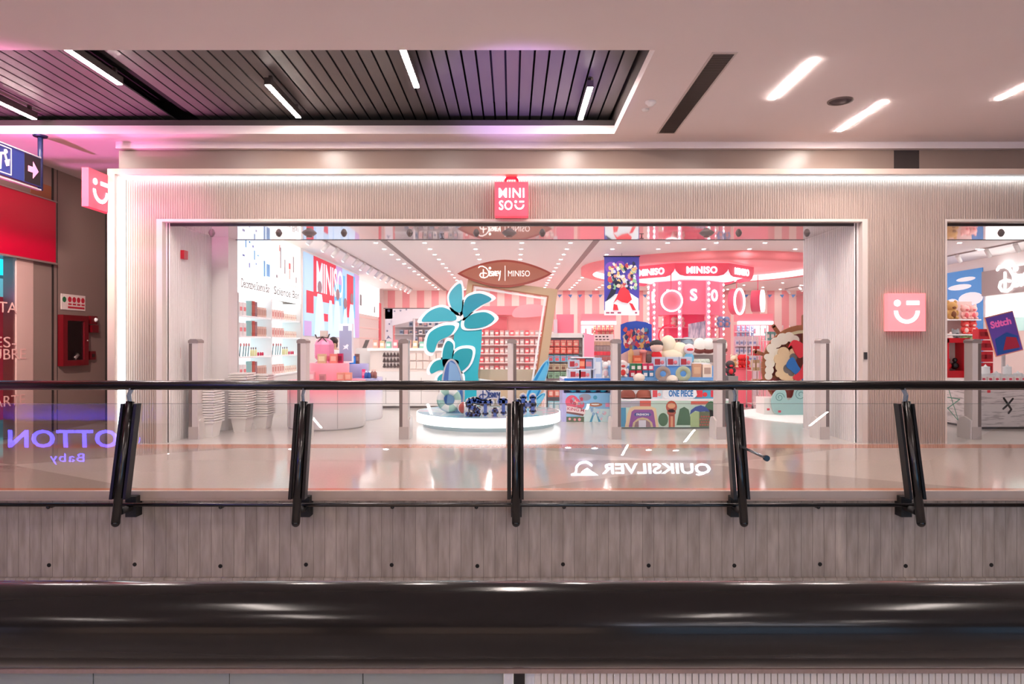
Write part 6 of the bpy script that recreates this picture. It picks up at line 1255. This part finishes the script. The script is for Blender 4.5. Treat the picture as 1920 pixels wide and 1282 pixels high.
# tilted purple sign
D = 13.0; P_ = pp([(1846, 594), (1899, 581), (1919, 655), (1868, 668)], D)
t = thing('tilted_purple_board', 'tilted purple picture board with pink lettering on the brushed counter', 'sign', (X(1882, D), D, .84))
b = MB(); b.prism(P_[::-1], (0, D, 0), Xa, Za, .03); b.build('board', M('#f1a690', .5), t)
cxx, czz = sum(p[0] for p in P_)/4, sum(p[1] for p in P_)/4
def sh_(k_, dy, m, nm, pts=None): b = MB(); q = [(cxx+(p[0]-cxx)*k_, czz+(p[1]-czz)*k_) for p in P_][::-1]; b.prism(q, (0, D-dy, 0), Xa, Za, .004); b.build(nm, m, t)
sh_(.95, .003, M('#6a4aa4', .4, 0, .12), 'purple_print')
U_ = Vector((cos(radians(14)), 0, sin(radians(14)))); V2 = Vector((-U_.z, 0, U_.x))
b = MB(); b.text('Stitch', Vector((cxx, D-.004, czz))+V2*.22-U_*.02, U_, V2, .4, .14, .004, .04); b.build('board_lettering', M('#f06ab0', .5, 0, .2), t)
b = MB(); b.prism([(-.22, -.36), (.2, -.36), (.24, -.1), (.05, .02), (-.2, -.05)], Vector((cxx, D-.004, czz)), U_, V2, -.002); b.build('blue_print', M('#2f5fb4', .5), t)
b = MB(); b.prism([(-.1, -.3), (.22, -.32), (.2, -.12), (.02, -.06)], Vector((cxx, D-.007, czz)), U_, V2, -.002); b.build('red_print', M('#c22c48', .5), t)
b = MB(); b.box(cxx-.03, cxx+.03, D+.01, D+.04, .84, Z(655, D)); b.build('stand', M('#c9c2c2', .4), t)
# wall poster (sky), header sign, lit shelves on the right wall
WX = 12.49
def onwall(nm, c, y0, y1, z0, z1, dx=.0, e=0, par=None, th=.02):
    b = MB(); b.box(WX-dx-th, WX-dx, y0, y1, z0, z1); return b.build(nm, M(c, .5, 0, e), par)
def DX(px_): return WX*F/(px_-960)
t = thing('sky_wall_poster', 'blue sky wall poster with white clouds in the right-hand opening', 'poster', (WX, 19, 0)); 
onwall('sky', '#4f93d4', DX(1843), 21.5, .9, 3.55, 0, .2, t)
b = MB()
for q in ((.2, 2.75, .5, .18), (.55, 3.1, .5, .08), (.8, 2.6, .35, .2), (.35, 3.3, .4, .06), (1.4, 2.7, .6, .22)): b.prism(circ(0, 0, 1, 16), (WX-.022, DX(1843)+q[0]*1.3+.2, q[1]), (0, -q[2], 0), (0, 0, q[3]), -.002)
b.build('cloud_print', M('#eef4fa', .5, 0, .2), t)
t = thing('lit_header_sign', 'grey curved header with white glowing script on the right wall', 'sign', (WX, 17, 2.6))
onwall('header', '#a29695', 12.6, DX(1849), 2.78, 3.42, 0, .05, t, .12)
b = MB(); script_word(b, (WX-.12, DX(1849)-1.15, 3.08), (0, -1, 0), Za, 1.1, .02, .06); b.build('header_script', M('#ffffff', .5, 0, 3.5), t)
t = thing('lit_wall_cabinet', 'white lit wall cabinet with pastel pictures under the grey header', 'shelf unit', (WX, 16, 0))
onwall('light_panel', '#fff8f6', 12.6, DX(1851), 2.2, 2.76, .02, 1.5, t); onwall('picture_panel', '#b8ddd6', 12.6, DX(1853), 1.85, 2.18, .03, .4, t); onwall('red_print', '#e2384c', DX(1880), DX(1857), 1.88, 2.08, .055, .2, t); onwall('lower_panel', '#e9d5cf', 12.6, DX(1849), 0, 1.84, .02, .1, t)
# toy shelves seen left of the purple board
D = 17.2
t = thing('toy_shelves', 'white toy shelves with red niches in the right-hand opening', 'shelf unit', (X(1805, D), D+.2, 0))
b = MB(); b.box(X(1740, D), X(1842, D), D+.4, D+.45, 0, Z(562, D)); b.build('back_panel', M('#d9b9b4', .5), t)
for py_ in (597, 625, 655, 690): b = MB(); b.box(X(1740, D), X(1840, D), D, D+.4, Z(py_, D)-.03, Z(py_, D)); b.build('shelf', M('#f3eeee', .4), t)
for c_, c2_, n_, pxs, py_, s_ in (('#c99a5c', '#7a4a2c', 'golden brown', (1790,), 597, .42), ('#f6b9b4', '#e26a72', 'pink eared', (1815, 1829), 597, .34), ('#e84f4c', '#f6d0c8', 'red', (1815, 1829), 625, .32), ('#a9c48c', '#5d7a58', 'leaf green', (1812, 1827), 655, .34), ('#9b9b9e', '#4d4a4c', 'grey', (1797,), 640, .3), ('#f2d9d4', '#f4a6ac', 'pale pink', (1782,), 655, .4)):
    goods('plush_toy', 'plush toy', n_, 'on the white toy shelves in the right-hand opening', plush(s_), [M(c_, .8), M(c2_, .8)], [(X(q, D), D+.12, Z(py_, D)) for q in pxs])
D = 14.2
t = thing('red_toy_cabinet', 'rounded red toy cabinet with a glass window in the right-hand opening', 'cabinet', (X(1790, D), D+.2, 0))
x0, x1 = X(1770, D), X(1822, D); za, zb = Z(712, D), Z(634, D)
b = MB(); b.box(x0, x1, D+.1, D+.5, 0, za+.2); b.box(x0, x1, D+.4, D+.5, za, zb); b.box(x0, x0+.14, D+.05, D+.5, za, zb); b.box(x1-.1, x1, D+.05, D+.5, za, zb); b.box(x0, x1, D+.05, D+.5, zb-.08, zb+.02); b.build('body', M('#d8202f', .35), t)
b = MB(); b.box(x0+.14, x1-.1, D+.38, D+.4, za+.2, zb-.08); b.build('niche_back', M('#cfcac6', .4), t)
goods('toy_ball_figure', 'toy', 'glossy red', 'in the window of the rounded red toy cabinet', lambda b: (b.ball((0, 0, .08), .08, .08, .08, 12, 8), b.ball((0, 0, .2), .05, .05, .05, 10, 8)), [M('#d8182c', .2)], [(X(1788, D), D+.2, za+.22)])
goods('toy_ball_figure', 'toy', 'glossy black', 'in the window of the rounded red toy cabinet', lambda b: (b.ball((0, 0, .08), .08, .08, .08, 12, 8), b.ball((0, 0, .2), .05, .05, .05, 10, 8)), [M('#1c1a1c', .2)], [(X(1802, D), D+.2, za+.22)])
goods('red_gift_box', 'box', 'bright red', 'stacked between the red toy cabinet and the purple board', carton(.2, .2, .22, .4), [M('#d42232', .4), M('#a31624', .4)], [(X(1838+9*i, 14.6), 14.6, .9+.24*j) for i in range(2) for j in range(4)])
b = MB(); b.box(X(1832, 14.6), X(1856, 14.6), 14.45, 14.8, 0, .9); tag(b.build('white_display_block', M('#ece6e4', .4)), 'white block under the stacked bright red boxes', 'display block')
